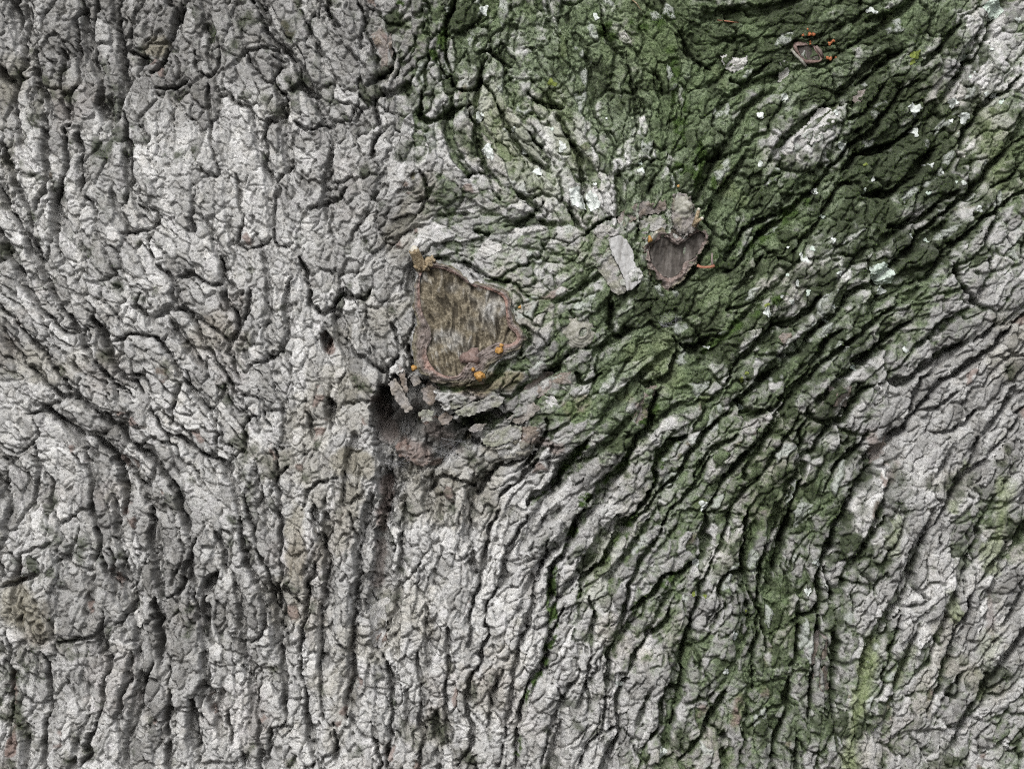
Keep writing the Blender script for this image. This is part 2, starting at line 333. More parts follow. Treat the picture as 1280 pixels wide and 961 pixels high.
# ---- bark plates: cells grown from seeds, stopped by the fissures, drawn out along the grain
SP = 29.0
bar = 26.0 * CR[::2, ::2][:hs_, :hn] + 6.0 * sstep(0.7, 1.6, -LICH)
lab = np.full((hs_, hn), -1, np.int32)
dist = np.full((hs_, hn), 1e6, np.float32)
seeds = []
for a in range(int(hn / SP) + 1):
    for b in range(int(hs_ / SP) + 1):
        x = (a + .5 + rng.uniform(-.42, .42)) * SP; y = (b + .5 + rng.uniform(-.42, .42)) * SP
        if x < hn - 1 and y < hs_ - 1:
            best = min((bar[min(hs_ - 1, max(0, int(y + oy))), min(hn - 1, max(0, int(x + ox)))], ox, oy) for ox in (-6, -3, 0, 3, 6) for oy in (-6, -3, 0, 3, 6))
            x = int(np.clip(x + best[1], 0, hn - 1)); y = int(np.clip(y + best[2], 0, hs_ - 1))
            lab[y, x] = len(seeds); dist[y, x] = 0; seeds.append((x * 2 + U0, y * 2 + V0))
NP_ = len(seeds)
steps = []
for (sx, sy) in ((1, 0), (0, 1), (1, 1), (1, -1)):
    al = sx * tx + sy * ty; cr = sx * ty - sy * tx
    steps.append((sx, sy, np.sqrt(al * al + (2.1 * cr) ** 2) * (1 + bar)))
def sl(o, n):
    return (slice(o, n), slice(0, n - o)) if o >= 0 else (slice(0, n + o), slice(-o, n))
for it in range(70):
    ch = 0
    for sx, sy, c in steps:
        for m in (1, -1):
            (y1, y0), (x1, x0) = sl(sy * m, hs_), sl(sx * m, hn)
            cand = dist[y0, x0] + c[y1, x1]
            better = cand < dist[y1, x1] - 1e-4
            if better.any():
                dist[y1, x1] = np.where(better, cand, dist[y1, x1])
                lab[y1, x1] = np.where(better, lab[y0, x0], lab[y1, x1])
                ch += 1
    if not ch: break
w7 = (noise(6, 31), noise(6, 32))
wu = WU + 1.1 * w7[0]; wv = WV + 1.1 * w7[1]
LAB = lab[np.clip((VV - V0 + wv) / 2, 0, hs_ - 1).astype(np.int32), np.clip((UU - U0 + wu) / 2, 0, hn - 1).astype(np.int32)]
edge = np.zeros((NV, NU), np.float32)
e1 = LAB[:, 1:] != LAB[:, :-1]; edge[:, 1:] = np.maximum(edge[:, 1:], e1); edge[:, :-1] = np.maximum(edge[:, :-1], e1)
e1 = LAB[1:] != LAB[:-1]; edge[1:] = np.maximum(edge[1:], e1); edge[:-1] = np.maximum(edge[:-1], e1)
EDGE = np.clip(blur(edge, 0.9) / 0.75, 0, 1)
EDGEW = np.clip(blur(edge, 4.0) * 4.5, 0, 1)
pr = np.random.default_rng(44)
p_off = pr.normal(0, 1, NP_).astype(np.float32); p_tx = pr.normal(0, 1, NP_).astype(np.float32); p_ty = pr.normal(0, 1, NP_).astype(np.float32)
p_tone = pr.normal(0, 1, NP_).astype(np.float32)
sx_ = np.array([s[0] for s in seeds], np.float32); sy_ = np.array([s[1] for s in seeds], np.float32)
du, dv = UU - sx_[LAB], VV - sy_[LAB]

# ---- scales: anisotropic cells along the grain, two sizes
def cells(sp, asp, seed, reach, warp):
    r = np.random.default_rng(seed)
    nx, ny = int(NU / sp) + 6, int(NV / sp) + 6
    jx = ((np.arange(nx) - 2)[None, :] + .5 + r.uniform(-.46, .46, (ny, nx))) * sp
    jy = ((np.arange(ny) - 2)[:, None] + .5 + r.uniform(-.46, .46, (ny, nx))) * sp
    jx = jx.astype(np.float32); jy = jy.astype(np.float32)
    ci = np.clip(jx, 0, NU - 1).astype(int); cj = np.clip(jy, 0, NV - 1).astype(int)
    stx, sty = TX[cj, ci], TY[cj, ci]
    x = UU - U0 + warp[0]; y = VV - V0 + warp[1]
    gi = np.clip(np.floor(x / sp).astype(np.int32) + 2, 2, nx - 3); gj = np.clip(np.floor(y / sp).astype(np.int32) + 2, 2, ny - 3)
    f1 = np.full(x.shape, 1e9, np.float32); f2 = f1.copy()
    i1 = np.zeros(x.shape, np.int32); i2 = i1.copy()
    base = gj * nx + gi
    jxr, jyr, sxr, syr = jx.ravel(), jy.ravel(), stx.ravel(), sty.ravel()
    k1, k2 = asp ** -0.5, asp ** 0.5
    for oy in range(-reach, reach + 1):
        for ox in range(-reach, reach + 1):
            q = base + (oy * nx + ox)
            ex = x - jxr[q]; ey = y - jyr[q]
            tx_, ty_ = sxr[q], syr[q]
            al = (ex * tx_ + ey * ty_) * k1; ac = (ex * ty_ - ey * tx_) * k2
            d = np.sqrt(al * al + ac * ac)
            n1 = d < f1
            n2 = (~n1) & (d < f2)
            f2 = np.where(n1, f1, np.where(n2, d, f2)); i2 = np.where(n1, i1, np.where(n2, q, i2))
            f1 = np.where(n1, d, f1); i1 = np.where(n1, q, i1)
    return f1, f2, i1, i2, x - jxr[i1], y - jyr[i1], nx * ny
w3 = (noise(3.2, 51), noise(3.2, 52))
A1, A2, AI, AJ, AX, AY, AN = cells(16.5, 2.5, 61, 2, (WU * .7 + w7[0] * .7 + w3[0] * .55, WV * .7 + w7[1] * .7 + w3[1] * .55))
B1, B2, BI, BJ, BX, BY, BN = cells(7.5, 1.3, 62, 1, (WU + w7[0] * .5 + w3[0] * .5, WV + w7[1] * .5 + w3[1] * .5))
def pair_hash(i, j):
    h = (np.minimum(i, j).astype(np.int64) * 73856093) ^ (np.maximum(i, j).astype(np.int64) * 19349663)
    h = (h ^ (h >> 13)) * 1274126177 % 100003
    return (h / 100003.0).astype(np.float32)
hA, hB = pair_hash(AI, AJ), pair_hash(BI, BJ)
gA = np.exp(-(np.maximum(A2 - A1 + .55 * w3[0] + .3 * w7[1], 0) / 1.9) ** 2) * (.18 + .82 * sstep(.35, .6, hA))
gB = np.exp(-((B2 - B1) / 1.2) ** 2) * sstep(.55, .85, hB)
r2 = np.random.default_rng(77)
a_off = r2.normal(0, 1, AN).astype(np.float32); a_tx = r2.normal(0, 1, AN).astype(np.float32); a_ty = r2.normal(0, 1, AN).astype(np.float32); a_tone = r2.normal(0, 1, AN).astype(np.float32)
b_off = r2.normal(0, 1, BN).astype(np.float32); b_tx = r2.normal(0, 1, BN).astype(np.float32); b_ty = r2.normal(0, 1, BN).astype(np.float32)

# ---- broad form of the trunk
def blob(u, v, su, sv, a, ang=0.0):
    c, s = math.cos(math.radians(ang)), math.sin(math.radians(ang))
    x = (UU - u) * c + (VV - v) * s; y = -(UU - u) * s + (VV - v) * c
    return a * np.exp(-(x / su) ** 2 - (y / sv) ** 2)
FORM = sum(blob(*b) for b in [(600,410,120,110,20),(830,320,90,75,10),(250,210,100,120,10),(560,225,60,50,9),(430,620,32,120,12,8),(390,640,30,200,6),
  (1210,760,150,260,16,15),(1030,600,40,320,-16,22),(185,690,30,170,-14,-6),(640,720,120,160,6),(900,620,130,90,6,-45),(30,780,42,42,14),
  (1150,170,120,45,-12,-50),(720,417,30,30,9),(490,60,30,70,-7,-10),(210,55,40,30,-10),(70,210,50,120,6),(170,540,120,34,9,42),(760,560,160,30,6,-42),
  (1000,350,180,26,7,-42),(1100,420,180,26,6,-44),(600,520,90,30,-8,-25),(795,374,14,8,-16,-20),(755,355,8,8,-8),(478,700,20,110,-20,4),(850,440,80,30,-8,20)])
FORM += 5 * noise(90, 71) + 3.2 * noise(42, 72)
SMOOTH = np.clip(sum(blob(*b) for b in [(255,215,75,95,1.15),(330,250,60,90,.5),(120,850,50,90,.25),(1180,640,80,120,.25),(560,700,60,70,.3)]), 0, 1)
ROUGH = np.clip(sum(blob(*b) for b in [(560,200,130,110,.9),(620,530,90,50,1),(460,80,60,80,.6),(200,60,60,50,.8),(850,200,160,130,.5),(40,770,45,50,1.2),(1050,150,140,120,.45),(760,440,90,60,.7)]), 0, 1)
rt = 1 - .72 * SMOOTH

def at_seed(f, ox, oy):
    """value of a raster at the seed of the cell each point lies in"""
    return f[np.clip(VV - V0 - oy, 0, NV - 1).astype(np.int32), np.clip(UU - U0 - ox, 0, NU - 1).astype(np.int32)]
def jag(f, k=.34):
    """break a smooth raster along the edges of the small scales"""
    return bil(f, UU - k * BX, VV - k * BY)
CD, CR, EDGE = jag(CD), jag(CR), jag(EDGE, .25)
RIDGE = jag(RIDGE, .34)
L = FORM + rt * (2.6 * RIDGE + 1.8 * p_off[LAB] + (p_tx[LAB] * du + p_ty[LAB] * dv) * 0.04)
L -= .9 * np.minimum(CD - CR * 20, 6) * (CR < .5)
L += ROUGH * (3.2 * np.abs(noise(14, 83)) - 2.6 * np.abs(noise(9, 84)))
LQ = at_seed(L, AX, AY)
flat = .90 - .3 * SMOOTH
H = L * (1 - flat) + LQ * flat                              # brittle scales: each nearly flat, steps between them
fur_n = -RIDGE + .3 * noise(60, 73) + .15 * w7[0]
H -= rt * (6.0 * sstep(1.15, 1.35, fur_n) + 12.0 * sstep(1.45, 1.75, fur_n))
H -= CD * (1 - .2 * SMOOTH)
H += rt * (0.8 * a_off[AI] + np.clip((a_tx[AI] * AX + a_ty[AI] * AY) * 0.045, -1.5, 1.5)) * (1 + .9 * ROUGH)
H -= EDGE * (5.5 + 9.0 * sstep(-.6, 1.2, noise(30, 74))) * (1 - .4 * SMOOTH)
H -= gA * (6.0 + 5.4 * sstep(-1, 1, noise(40, 75))) * (1 - .3 * SMOOTH)
H += (0.24 * b_off[BI] + np.clip((b_tx[BI] * BX + b_ty[BI] * BY) * 0.045, -.7, .7)) * (1 + 1.8 * ROUGH) * (1 - .45 * SMOOTH)
H -= gB * 4.4
H += 0.12 * noise(5, 81) + 0.14 * w3[0] + 0.16 * noise(2.0, 82) + 0.15 * np.random.default_rng(83).standard_normal((NV, NU)).astype(np.float32)

# ---- the hollow, and the furrow that runs down from it
hd0 = poly_sdf(HOLLOW, UU, VV)
hd = .8 * at_seed(hd0, BX, BY) + .2 * hd0      # broken edge, scale by scale
pit = sstep(.7, -.7, hd)
pit_depth = 42 + sum(blob(*b) for b in [(500,532,15,18,55),(520,520,13,10,45),(597,524,22,9,34),(477,505,14,30,70),(484,610,9,44,22),(512,464,9,16,34),(545,556,14,9,16)])
lump = sum(blob(*b) for b in [(512,565,24,13,24,25),(498,490,9,20,22,-25),(538,487,10,12,17),(545,535,20,12,12)])
H = H - pit * (pit_depth - np.minimum(lump, 26)) + pit * (2.6 * a_off[AI] + 2.4 * b_off[BI] + 2.0 * noise(9, 87))
fur0 = seg_dist([(482, 600), (480, 660), (476, 710), (468, 760), (472, 806)])
furr = .8 * at_seed(fur0, BX, BY) + .2 * fur0 + 1.2 * at_seed(WU, BX, BY)
furg = sstep(12.7, 11.3, furr)
H -= furg * (23 - 1.6 * a_off[AI] - 1.6 * b_off[BI])
lip = np.exp(-((seg_dist(Z(425, 320, .336, [(180,440),(120,490),(100,570),(112,650),(122,720),(142,780),(146,860)])) - 5) / 8.0) ** 2) * (UU < 482)
H += lip * 5
# small hole with a raised rim
for (hx, hy, r, dep, rim) in [(290,358,5.5,22,5),(303,366,3,8,4),(412,429,3,12,1),(409,503,3.5,14,2),(25,745,0.1,0,0),(27,773,4,12,3),(28,750,3.5,7,6),(56,784,4,6,6),(42,768,3,8,4),(14,762,3,6,4),(48,752,2.5,6,4),(728,417,0.1,0,0)]:
    rr = np.hypot(UU - hx + WU * .5, VV - hy + WV * .5)
    H += -dep * sstep(r + 1.5, r - 2.5, rr) + rim * np.exp(-((rr - r - 3) / 2.5) ** 2)
# wounded places: bark gives way to the pieces set on it below
SCAR_H, HEART_H = 24.0, 14.0
def sink(poly, level, grow=0.0, soft=3.0):
    global H
    d = poly_sdf(poly, UU, VV) - grow
    m = sstep(soft, -soft, d)
    H = H * (1 - m) + level * m
sink(SCAR_OUT, SCAR_H - 5)
sink(SCAR_IN, SCAR_H - 18, 0, 1.5)
sink(HEART_OUT, HEART_H - 5)
sink(HEART_IN, HEART_H - 14, 0, 1.5)
# swelling of the collar round the big scar
dsc = poly_sdf(SCAR_OUT, UU, VV)
H += np.where(dsc > 0, 1, 0) * 5 * np.exp(-(dsc / 20) ** 2) * (1 - pit)
H += np.where((dsc > 0) & (UU > 610), 1, 0) * 0.9 * np.sin(dsc * 1.25 + WU * .6) * np.exp(-(dsc / 26) ** 2)

# ------------------------------------------------------------------ what grows on the bark: masks for the materials
MOSS = [(0,100,0),(200,100,0),(350,150,.02),(400,60,.04),(480,40,.15),(0,400,0),(0,900,0),(300,600,0),(300,900,0),(450,750,0),(430,300,0),(480,450,0),
 (500,60,.25),(540,20,.5),(560,130,.45),(620,60,.7),(620,180,.45),(680,120,.7),(700,220,.4),(760,60,.9),(800,150,.85),(850,60,1),(880,150,1),(830,230,.7),(760,290,.55),
 (640,290,.3),(590,290,.2),(560,230,.15),(520,280,.1),(950,40,1),(1000,120,.8),(1060,60,.9),(1100,30,.8),(1180,60,.7),(1240,60,.45),(1250,150,.55),(1180,160,.85),(1100,150,.8),
 (1130,230,.9),(1220,230,.5),(1260,300,.25),(930,230,.9),(960,300,.8),(1050,250,.85),(1030,330,.6),(900,350,.9),(870,420,.8),(940,400,.7),(1000,430,.55),(1060,380,.6),(1130,330,.6),
 (1130,420,.4),(1200,400,.15),(1250,450,0),(700,370,.4),(800,400,.75),(820,470,.65),(740,450,.5),(680,450,.4),(760,540,.42),(840,560,.5),(920,540,.55),(900,620,.5),(980,560,.5),
 (1040,540,.45),(1080,560,.2),(1150,560,.03),(1020,640,.55),(1050,700,.4),(960,700,.5),(880,720,.42),(800,680,.28),(740,620,.18),(700,690,.1),(640,700,0),(760,760,.22),(830,780,.38),
 (900,830,.45),(960,850,.45),(1000,780,.55),(1030,850,.35),(850,900,.32),(900,940,.42),(760,880,.1),(700,900,.03),(1085,850,.4),(1110,740,.12),(1180,700,.08),(1230,660,.2),(1265,640,.3),
 (1150,900,.12),(1230,880,.12),(1270,940,.3),(640,560,.1),(600,500,.2),(620,470,.35),(660,420,.3),(560,560,.05),(560,850,0),(1200,560,0),(1250,780,.05)]
DARK = [(1120,190,.9),(1170,230,.9),(1060,220,.55),(1190,110,.6),(1150,270,.8),(1000,200,.4),(1060,420,.45),(900,20,.45),(1000,20,.6),(1040,600,.5),(1050,680,.5),(990,780,.3),(860,400,.5),
 (600,60,.2),(750,100,.2),(850,150,.3),(950,120,.3),(1230,60,.1),(1250,250,.1),(1200,400,0),(1150,500,0),(700,300,.1),(600,400,0),(800,500,.1),(900,600,.15),(800,800,.05),(950,850,.25),(1150,750,0),(500,500,0),(300,300,0),(300,800,0),(600,800,0),(100,500,0)]
PALE = [(250,210,.55),(100,60,.2),(60,230,.5),(200,60,.05),(430,60,.15),(350,300,.5),(100,450,.4),(60,560,.45),(200,420,.4),(200,600,.25),(300,520,.45),(400,450,.5),(330,700,.4),(420,650,.5),(150,720,.2),(60,650,.4),(40,900,.5),(150,900,.4),
 (250,780,.3),(400,850,.5),(480,300,.25),(560,200,.3),(520,80,.2),(560,700,.7),(620,800,.75),(560,900,.6),(700,700,.6),(700,900,.5),(760,800,.4),(660,150,.4),(700,230,.5),(900,100,0),(1000,300,.15),(1000,180,.2),(1220,120,.4),(1150,60,.1),
 (950,450,.25),(1100,500,.3),(1200,600,.45),(1150,750,.4),(1230,850,.4),(1100,900,.35),(900,700,.2),(850,850,.25),(1000,800,.1),(800,620,.35),(560,450,.2),(600,540,.3)]
MOSS += [(u_, v_, 0) for u_ in range(-140, 470, 60) for v_ in range(-100, 1080, 60)] + [(u_, v_, 0) for u_ in range(470, 660, 60) for v_ in range(610, 1080, 60)]
MOSS += [(u_, v_, 0) for u_ in range(1160, 1440, 60) for v_ in range(480, 620, 60)] + [(1215, 80, .1), (1205, 120, .15), (1235, 30, .15), (605, 140, .15), (630, 180, .22), (655, 215, .22), (690, 185, .2), (705, 215, .25), (660, 150, .6), (640, 100, .65), (985, 360, .25), (1005, 345, .25), (1000, 165, .2), (1150, 290, .5)]
PALE += [(1215, 80, .7), (1205, 120, .65), (1235, 30, .6), (605, 140, .75), (630, 180, .7), (655, 215, .6), (690, 185, .75), (705, 215, .65), (985, 360, .8), (1005, 345, .75), (1000, 165, .6)]
MF, = field(MOSS, sig=30.0)
MF = MF * (1 + .6 * sstep(.08, .3, MF)); DF, = field(DARK, sig=40.0); PF, = field(PALE, sig=45.0)
n18, n6, n40 = noise(18, 101), noise(6, 102), noise(40, 103)
fiss = np.clip(np.maximum(CR, .75 * EDGE), 0, 1)
hl = H - blur(H, 10.0)
at = a_tone[AI]
x = MF + .12 * n18 + .13 * n6 + .12 * w3[1] - .15 * at - .10 * p_tone[LAB] + .08 * fiss - .05 * np.clip(hl, -6, 6)
moss = np.clip(0.88 * sstep(.02, .92, x + .07 * np.random.default_rng(84).standard_normal((NV, NU))) * sstep(.02, .2, MF), 0, 1)
dark = sstep(.22, .80, DF + .17 * n18 + .14 * n6 - .08 * at) * .85
# lush green lines in the shaded furrows and the strip low on the right
LUSH = [(7,Z(425,320,S,[(920,700),(830,800),(780,870),(700,920)])),(7,Z(425,320,S,[(1180,560),(1100,680),(1060,770),(980,850),(910,920)])),(6,Z(425,320,S,[(1280,670),(1200,730),(1170,850),(1120,953)])),
 (6,Z(425,640,S,[(660,900),(700,660),(760,580),(800,430),(780,330),(790,230),(870,70)])),(8,Z(425,640,S,[(880,330),(920,230),(990,170),(1050,90),(1110,0)])),(8,Z(425,640,S,[(1090,350),(1170,300),(1280,200)])),
 (5,[(1090,805),(1083,850)]),(9,[(880,440),(930,400),(980,370)]),
 (12,[(890,330),(960,290),(1010,250)]),(14,[(840,70),(850,140),(850,180)]),(8,[(560,30),(540,70)]),(8,[(500,10),(495,25)]),(7,[(735,725),(725,750)]),(10,[(850,210),(900,230)]),(16,[(880,180),(870,230)]),(14,[(760,40),(840,20)])]
lush = np.zeros((NV, NU), np.float32)
for r, pts in LUSH:
    d = seg_dist(pts, pad=30) + 2.4 * n18 + 1.8 * n6
    lush = np.maximum(lush, sstep(r, r * .35, d))
lush *= sstep(-.9, .5, n6 + .6 * w3[0])
film = np.zeros((NV, NU), np.float32)       # thin light green algae
for r, amt, pts in [(17,.8,[(1092,800),(1086,830),(1078,860),(1072,890)]),(15,.8,[(1068,890),(1064,940),(1060,970)]),(14,.6,[(1252,600),(1248,660),(1232,710)]),(9,.6,[(1185,740),(1192,765)]),(9,.6,[(1208,585),(1190,630)]),(10,.5,[(1120,650),(1112,690)]),
  (26,.45,[(795,445),(835,470),(830,430)]),(34,.4,[(600,120),(640,180),(680,230)]),(30,.4,[(690,120),(720,200)]),(30,.3,[(1240,130),(1250,230)]),(16,.35,[(1225,870),(1240,800)]),(10,.5,[(1120,850),(1140,810)]),(24,.3,[(760,680),(740,740)])]:
    d = seg_dist(pts, pad=60) + 3.2 * n18 + 2.2 * n6 + 1.2 * w3[1]
    film = np.maximum(film, amt * sstep(r, r * .2, d))
# bare inner bark, where a scale has dropped off
bh = np.random.default_rng(8).random(AN).astype(np.float32)
brown = (bh[AI] > .985).astype(np.float32) * sstep(-.3, .5, n6) * .8
def paint(pts, r, amt, arr, wob_=2.0):
    d = seg_dist(pts, pad=60) + wob_ * n18 + wob_ * .6 * n6
    return np.maximum(arr, amt * sstep(r, r * .4, d))
for pts, r, amt in [([(15,840),(18,890),(12,940)],9,.9),([(478,40),(480,70),(476,95)],8,.8),([(905,205),(912,240)],11,.75),([(930,250),(905,225)],8,.6),([(472,500),(482,545)],14,.6),([(505,560),(525,570)],16,.7),([(480,600),(478,660)],9,.7),([(540,535),(575,560)],14,.4),([(476,680),(470,730)],9,.45),
  ([(412,425),(412,436)],6,.9),([(800,500),(812,515)],9,.8),([(925,870),(920,900)],9,.9),([(988,925),(985,930)],6,.9),([(870,895),(880,885)],7,.7),([(1090,545),(1095,560)],9,.6),([(1120,580),(1112,600)],8,.5),([(775,500),(790,495)],8,.7),([(700,560),(655,545)],8,.6),
  ([(920,60),(915,70)],7,.6),([(1240,800),(1235,740)],6,.4),([(1100,690),(1150,760)],0.1,0),([(560,480),(600,500)],9,.4),([(900,90),(905,105)],8,.5)]:
    brown = paint(pts, r, amt, brown)
olive = np.zeros((NV, NU), np.float32)
for pts, r, amt in [([(372,640),(370,700),(368,770)],15,.5),([(22,745),(50,790)],30,.5),([(440,610),(425,680)],20,.35),([(425,580),(455,582)],19,.5),([(195,60),(180,62)],16,.45),([(570,485),(640,470)],14,.8),([(440,600),(400,700)],16,.25),([(540,240),(500,300)],26,.25),([(715,510),(730,505)],14,.7),
  ([(1240,860),(1180,830)],24,.35),([(1180,780),(1150,880)],18,.3),([(620,560),(660,560)],26,.35),([(430,850),(420,930)],14,.2),([(390,560),(400,620)],24,.2)]:
    olive = paint(pts, r, amt, olive, 3.0)
olive = np.maximum(olive, .32 * sstep(.5, 1.9, noise(55, 105) + .5 * n18 + .25 * n6))
brown = np.maximum(brown, .16 * sstep(1.1, 2.2, noise(38, 106) + .5 * n18 + .3 * n6))
pale = np.clip(PF + .05 + .15 * at + .11 * p_tone[LAB] + .08 * n18 + .06 * n6, 0, 1)
# crusts of pale grey lichen, worn flat, on single scales
crust = ((np.random.default_rng(9).random(AN)[AI] > .93) & (hl > -1)).astype(np.float32) * sstep(-.6, .4, n6) * sstep(.15, .5, MF) * .75
pr_ = poly_sdf(SCAR_OUT, UU, VV)

# ------------------------------------------------------------------ materials
def mat(name):
    m = bpy.data.materials.new(name); m.use_nodes = True
    nt = m.node_tree; nt.nodes.clear()
    out = nt.nodes.new('ShaderNodeOutputMaterial'); b = nt.nodes.new('ShaderNodeBsdfPrincipled')
    nt.links.new(b.outputs[0], out.inputs[0])
    b.inputs['Roughness'].default_value = .88
    b.inputs['Specular IOR Level'].default_value = .22
    return m, nt, b
def nnoise(nt, scale, detail=3, rough=.6, stretch=None):
    g = nt.nodes.new('ShaderNodeNewGeometry'); n = nt.nodes.new('ShaderNodeTexNoise')
    n.inputs['Scale'].default_value = scale; n.inputs['Detail'].default_value = detail; n.inputs['Roughness'].default_value = rough
    if stretch:
        mp = nt.nodes.new('ShaderNodeMapping'); mp.inputs['Rotation'].default_value = stretch[0]; mp.inputs['Scale'].default_value = stretch[1]
        nt.links.new(g.outputs['Position'], mp.inputs[0]); nt.links.new(mp.outputs[0], n.inputs['Vector'])
    else:
        nt.links.new(g.outputs['Position'], n.inputs['Vector'])
    return n.outputs['Fac']
def ramp(nt, fac, stops):
    r = nt.nodes.new('ShaderNodeValToRGB')
    e = r.color_ramp.elements
    while len(e) < len(stops): e.new(.5)
    for k, (p, c) in enumerate(stops):
        e[k].position = p; e[k].color = (*c, 1) if not isinstance(c, float) else (c, c, c, 1)
    nt.links.new(fac, r.inputs[0]); return r.outputs[0]
def mix(nt, fac, a, b, mode='MIX'):
    m = nt.nodes.new('ShaderNodeMix'); m.data_type = 'RGBA'; m.blend_type = mode
    if isinstance(fac, float): m.inputs[0].default_value = fac
    else: nt.links.new(fac, m.inputs[0])
    for s, i in ((a, 6), (b, 7)):
        if isinstance(s, tuple): m.inputs[i].default_value = (*s, 1)
        else: nt.links.new(s, m.inputs[i])
    return m.outputs[2]
def bump(nt, b, fac, dist_, strength=.6):
    n = nt.nodes.new('ShaderNodeBump'); n.inputs['Distance'].default_value = dist_; n.inputs['Strength'].default_value = strength
    nt.links.new(fac, n.inputs['Height']); nt.links.new(n.outputs[0], b.inputs['Normal'])
def mathn(nt, op, a, b):
    m = nt.nodes.new('ShaderNodeMath'); m.operation = op; m.use_clamp = True
    for s, i in ((a, 0), (b, 1)):
        if isinstance(s, (int, float)): m.inputs[i].default_value = s
        else: nt.links.new(s, m.inputs[i])
    return m.outputs[0]

M_BARK, nt, b = mat('bark')
A = nt.nodes.new('ShaderNodeVertexColor'); A.layer_name = 'growth'
B = nt.nodes.new('ShaderNodeVertexColor'); B.layer_name = 'tone'
sa = nt.nodes.new('ShaderNodeSeparateColor'); nt.links.new(A.outputs[0], sa.inputs[0])
sb = nt.nodes.new('ShaderNodeSeparateColor'); nt.links.new(B.outputs[0], sb.inputs[0])
grain = nnoise(nt, 650, 4, .65); speck = nnoise(nt, 1500, 2, .6); mid = nnoise(nt, 120, 3, .6)
grey = ramp(nt, sb.outputs[0], [(0, (.20, .198, .192)), (.5, (.398, .398, .392)), (1, (.61, .61, .603))])
grey = mix(nt, 1.0, grey, ramp(nt, grain, [(.3, .66), (.5, 1.0), (.72, 1.25)]), 'MULTIPLY')
grey = mix(nt, 1.0, grey, ramp(nt, speck, [(.33, .52), (.43, .98), (.68, 1.08)]), 'MULTIPLY')
grey = mix(nt, 1.0, grey, ramp(nt, mid, [(.3, (.90, .885, .86)), (.55, (1., 1., 1.)), (.75, (1.03, 1.01, 1.03))]), 'MULTIPLY')
col = mix(nt, sb.outputs[2], grey, ramp(nt, grain, [(.3, (.10, .085, .045)), (.7, (.26, .23, .14))]))
col = mix(nt, A.outputs[1], col, ramp(nt, grain, [(.3, (.10, .068, .055)), (.7, (.27, .205, .185))]))
gm = ramp(nt, grain, [(.27, (.024, .040, .013)), (.5, (.090, .138, .052)), (.73, (.235, .295, .16))])
col = mix(nt, mathn(nt, 'MULTIPLY', sa.outputs[0], .93), col, gm)
col = mix(nt, sa.outputs[1], col, ramp(nt, grain, [(.3, (.016, .022, .012)), (.75, (.06, .072, .04))]))
col = mix(nt, sa.outputs[2], col, ramp(nt, grain, [(.25, (.022, .042, .012)), (.55, (.058, .098, .026)), (.8, (.14, .20, .07))]))
col = mix(nt, B.outputs[1], col, ramp(nt, grain, [(.28, (.09, .115, .048)), (.5, (.20, .24, .12)), (.72, (.33, .37, .23))]))
col = mix(nt, sb.outputs[1], col, ramp(nt, grain, [(.3, (.33, .35, .33)), (.7, (.50, .53, .50))]))
nt.links.new(col, b.inputs['Base Color'])
b.inputs['Roughness'].default_value = .9
bump(nt, b, mathn(nt, 'ADD', mathn(nt, 'MULTIPLY', grain, .65), mathn(nt, 'MULTIPLY', speck, .35)), .0011, .85)

def simple(name, stops, scale=500, bd=.0005, rough=.85, spec=.25, stretch=None, detail=4):
    m, nt, b = mat(name)
    f = nnoise(nt, scale, detail, .62, stretch)
    nt.links.new(ramp(nt, f, stops), b.inputs['Base Color'])
    b.inputs['Roughness'].default_value = rough; b.inputs['Specular IOR Level'].default_value = spec
    if bd: bump(nt, b, f, bd, .7)
    return m
M_LICHEN = simple('white_lichen', [(.30, (.30, .34, .30)), (.44, (.56, .60, .575)), (.7, (.72, .76, .735))], 600, .0010)
M_LICHENG = simple('pale_green_lichen', [(.25, (.30, .36, .31)), (.5, (.50, .58, .52)), (.75, (.62, .70, .64))], 420, .0007)
M_YELLOW = simple('yellow_lichen', [(.3, (.10, .13, .03)), (.7, (.24, .29, .07))], 600, .0005)
M_CALLUS = simple('callus_bark', [(.25, (.085, .058, .048)), (.5, (.19, .135, .118)), (.75, (.31, .245, .23))], 520, .0006)
M_LIP = simple('callus_lip', [(.25, (.17, .095, .075)), (.5, (.33, .20, .165)), (.75, (.46, .33, .29))], 420, .0004)
M_RESIN = simple('orange_resin', [(.3, (.17, .085, .02)), (.5, (.38, .20, .05)), (.75, (.55, .37, .16))], 700, .0008, .55, .4)
M_STUB = simple('dead_twig_wood', [(.3, (.13, .095, .055)), (.5, (.28, .22, .14)), (.75, (.46, .40, .30))], 700, .0012)
M_CUT = simple('cut_wood', [(.3, (.40, .37, .30)), (.7, (.66, .64, .57))], 600, .0003)
M_FUNGUS = simple('orange_fungus', [(.3, (.24, .075, .03)), (.6, (.40, .14, .055)), (.8, (.52, .27, .14))], 900, .0006, .5, .4)
M_REDTWIG = simple('red_twig', [(.3, (.22, .085, .05)), (.7, (.40, .20, .13))], 900, .0006, .7)
M_FLAKE = simple('brown_flake', [(.25, (.10, .07, .06)), (.5, (.185, .145, .132)), (.75, (.28, .235, .225))], 260, .0006, stretch=((0, math.radians(35), 0), (1, 1, .22)))
M_GFLAKE = simple('grey_flake', [(.25, (.27, .265, .265)), (.5, (.38, .375, .375)), (.8, (.50, .495, .495))], 300, .0005)
M_PEG = simple('weathered_wood', [(.25, (.17, .165, .155)), (.45, (.34, .338, .334)), (.75, (.52, .525, .53))], 330, .0012, stretch=((0, math.radians(-25), 0), (1, 1, .18)))
M_PEGG = simple('weathered_wood_greenish', [(.25, (.10, .10, .075)), (.5, (.22, .215, .18)), (.75, (.42, .40, .38))], 230, .0010, stretch=((0, math.radians(-25), 0), (1, 1, .18)))
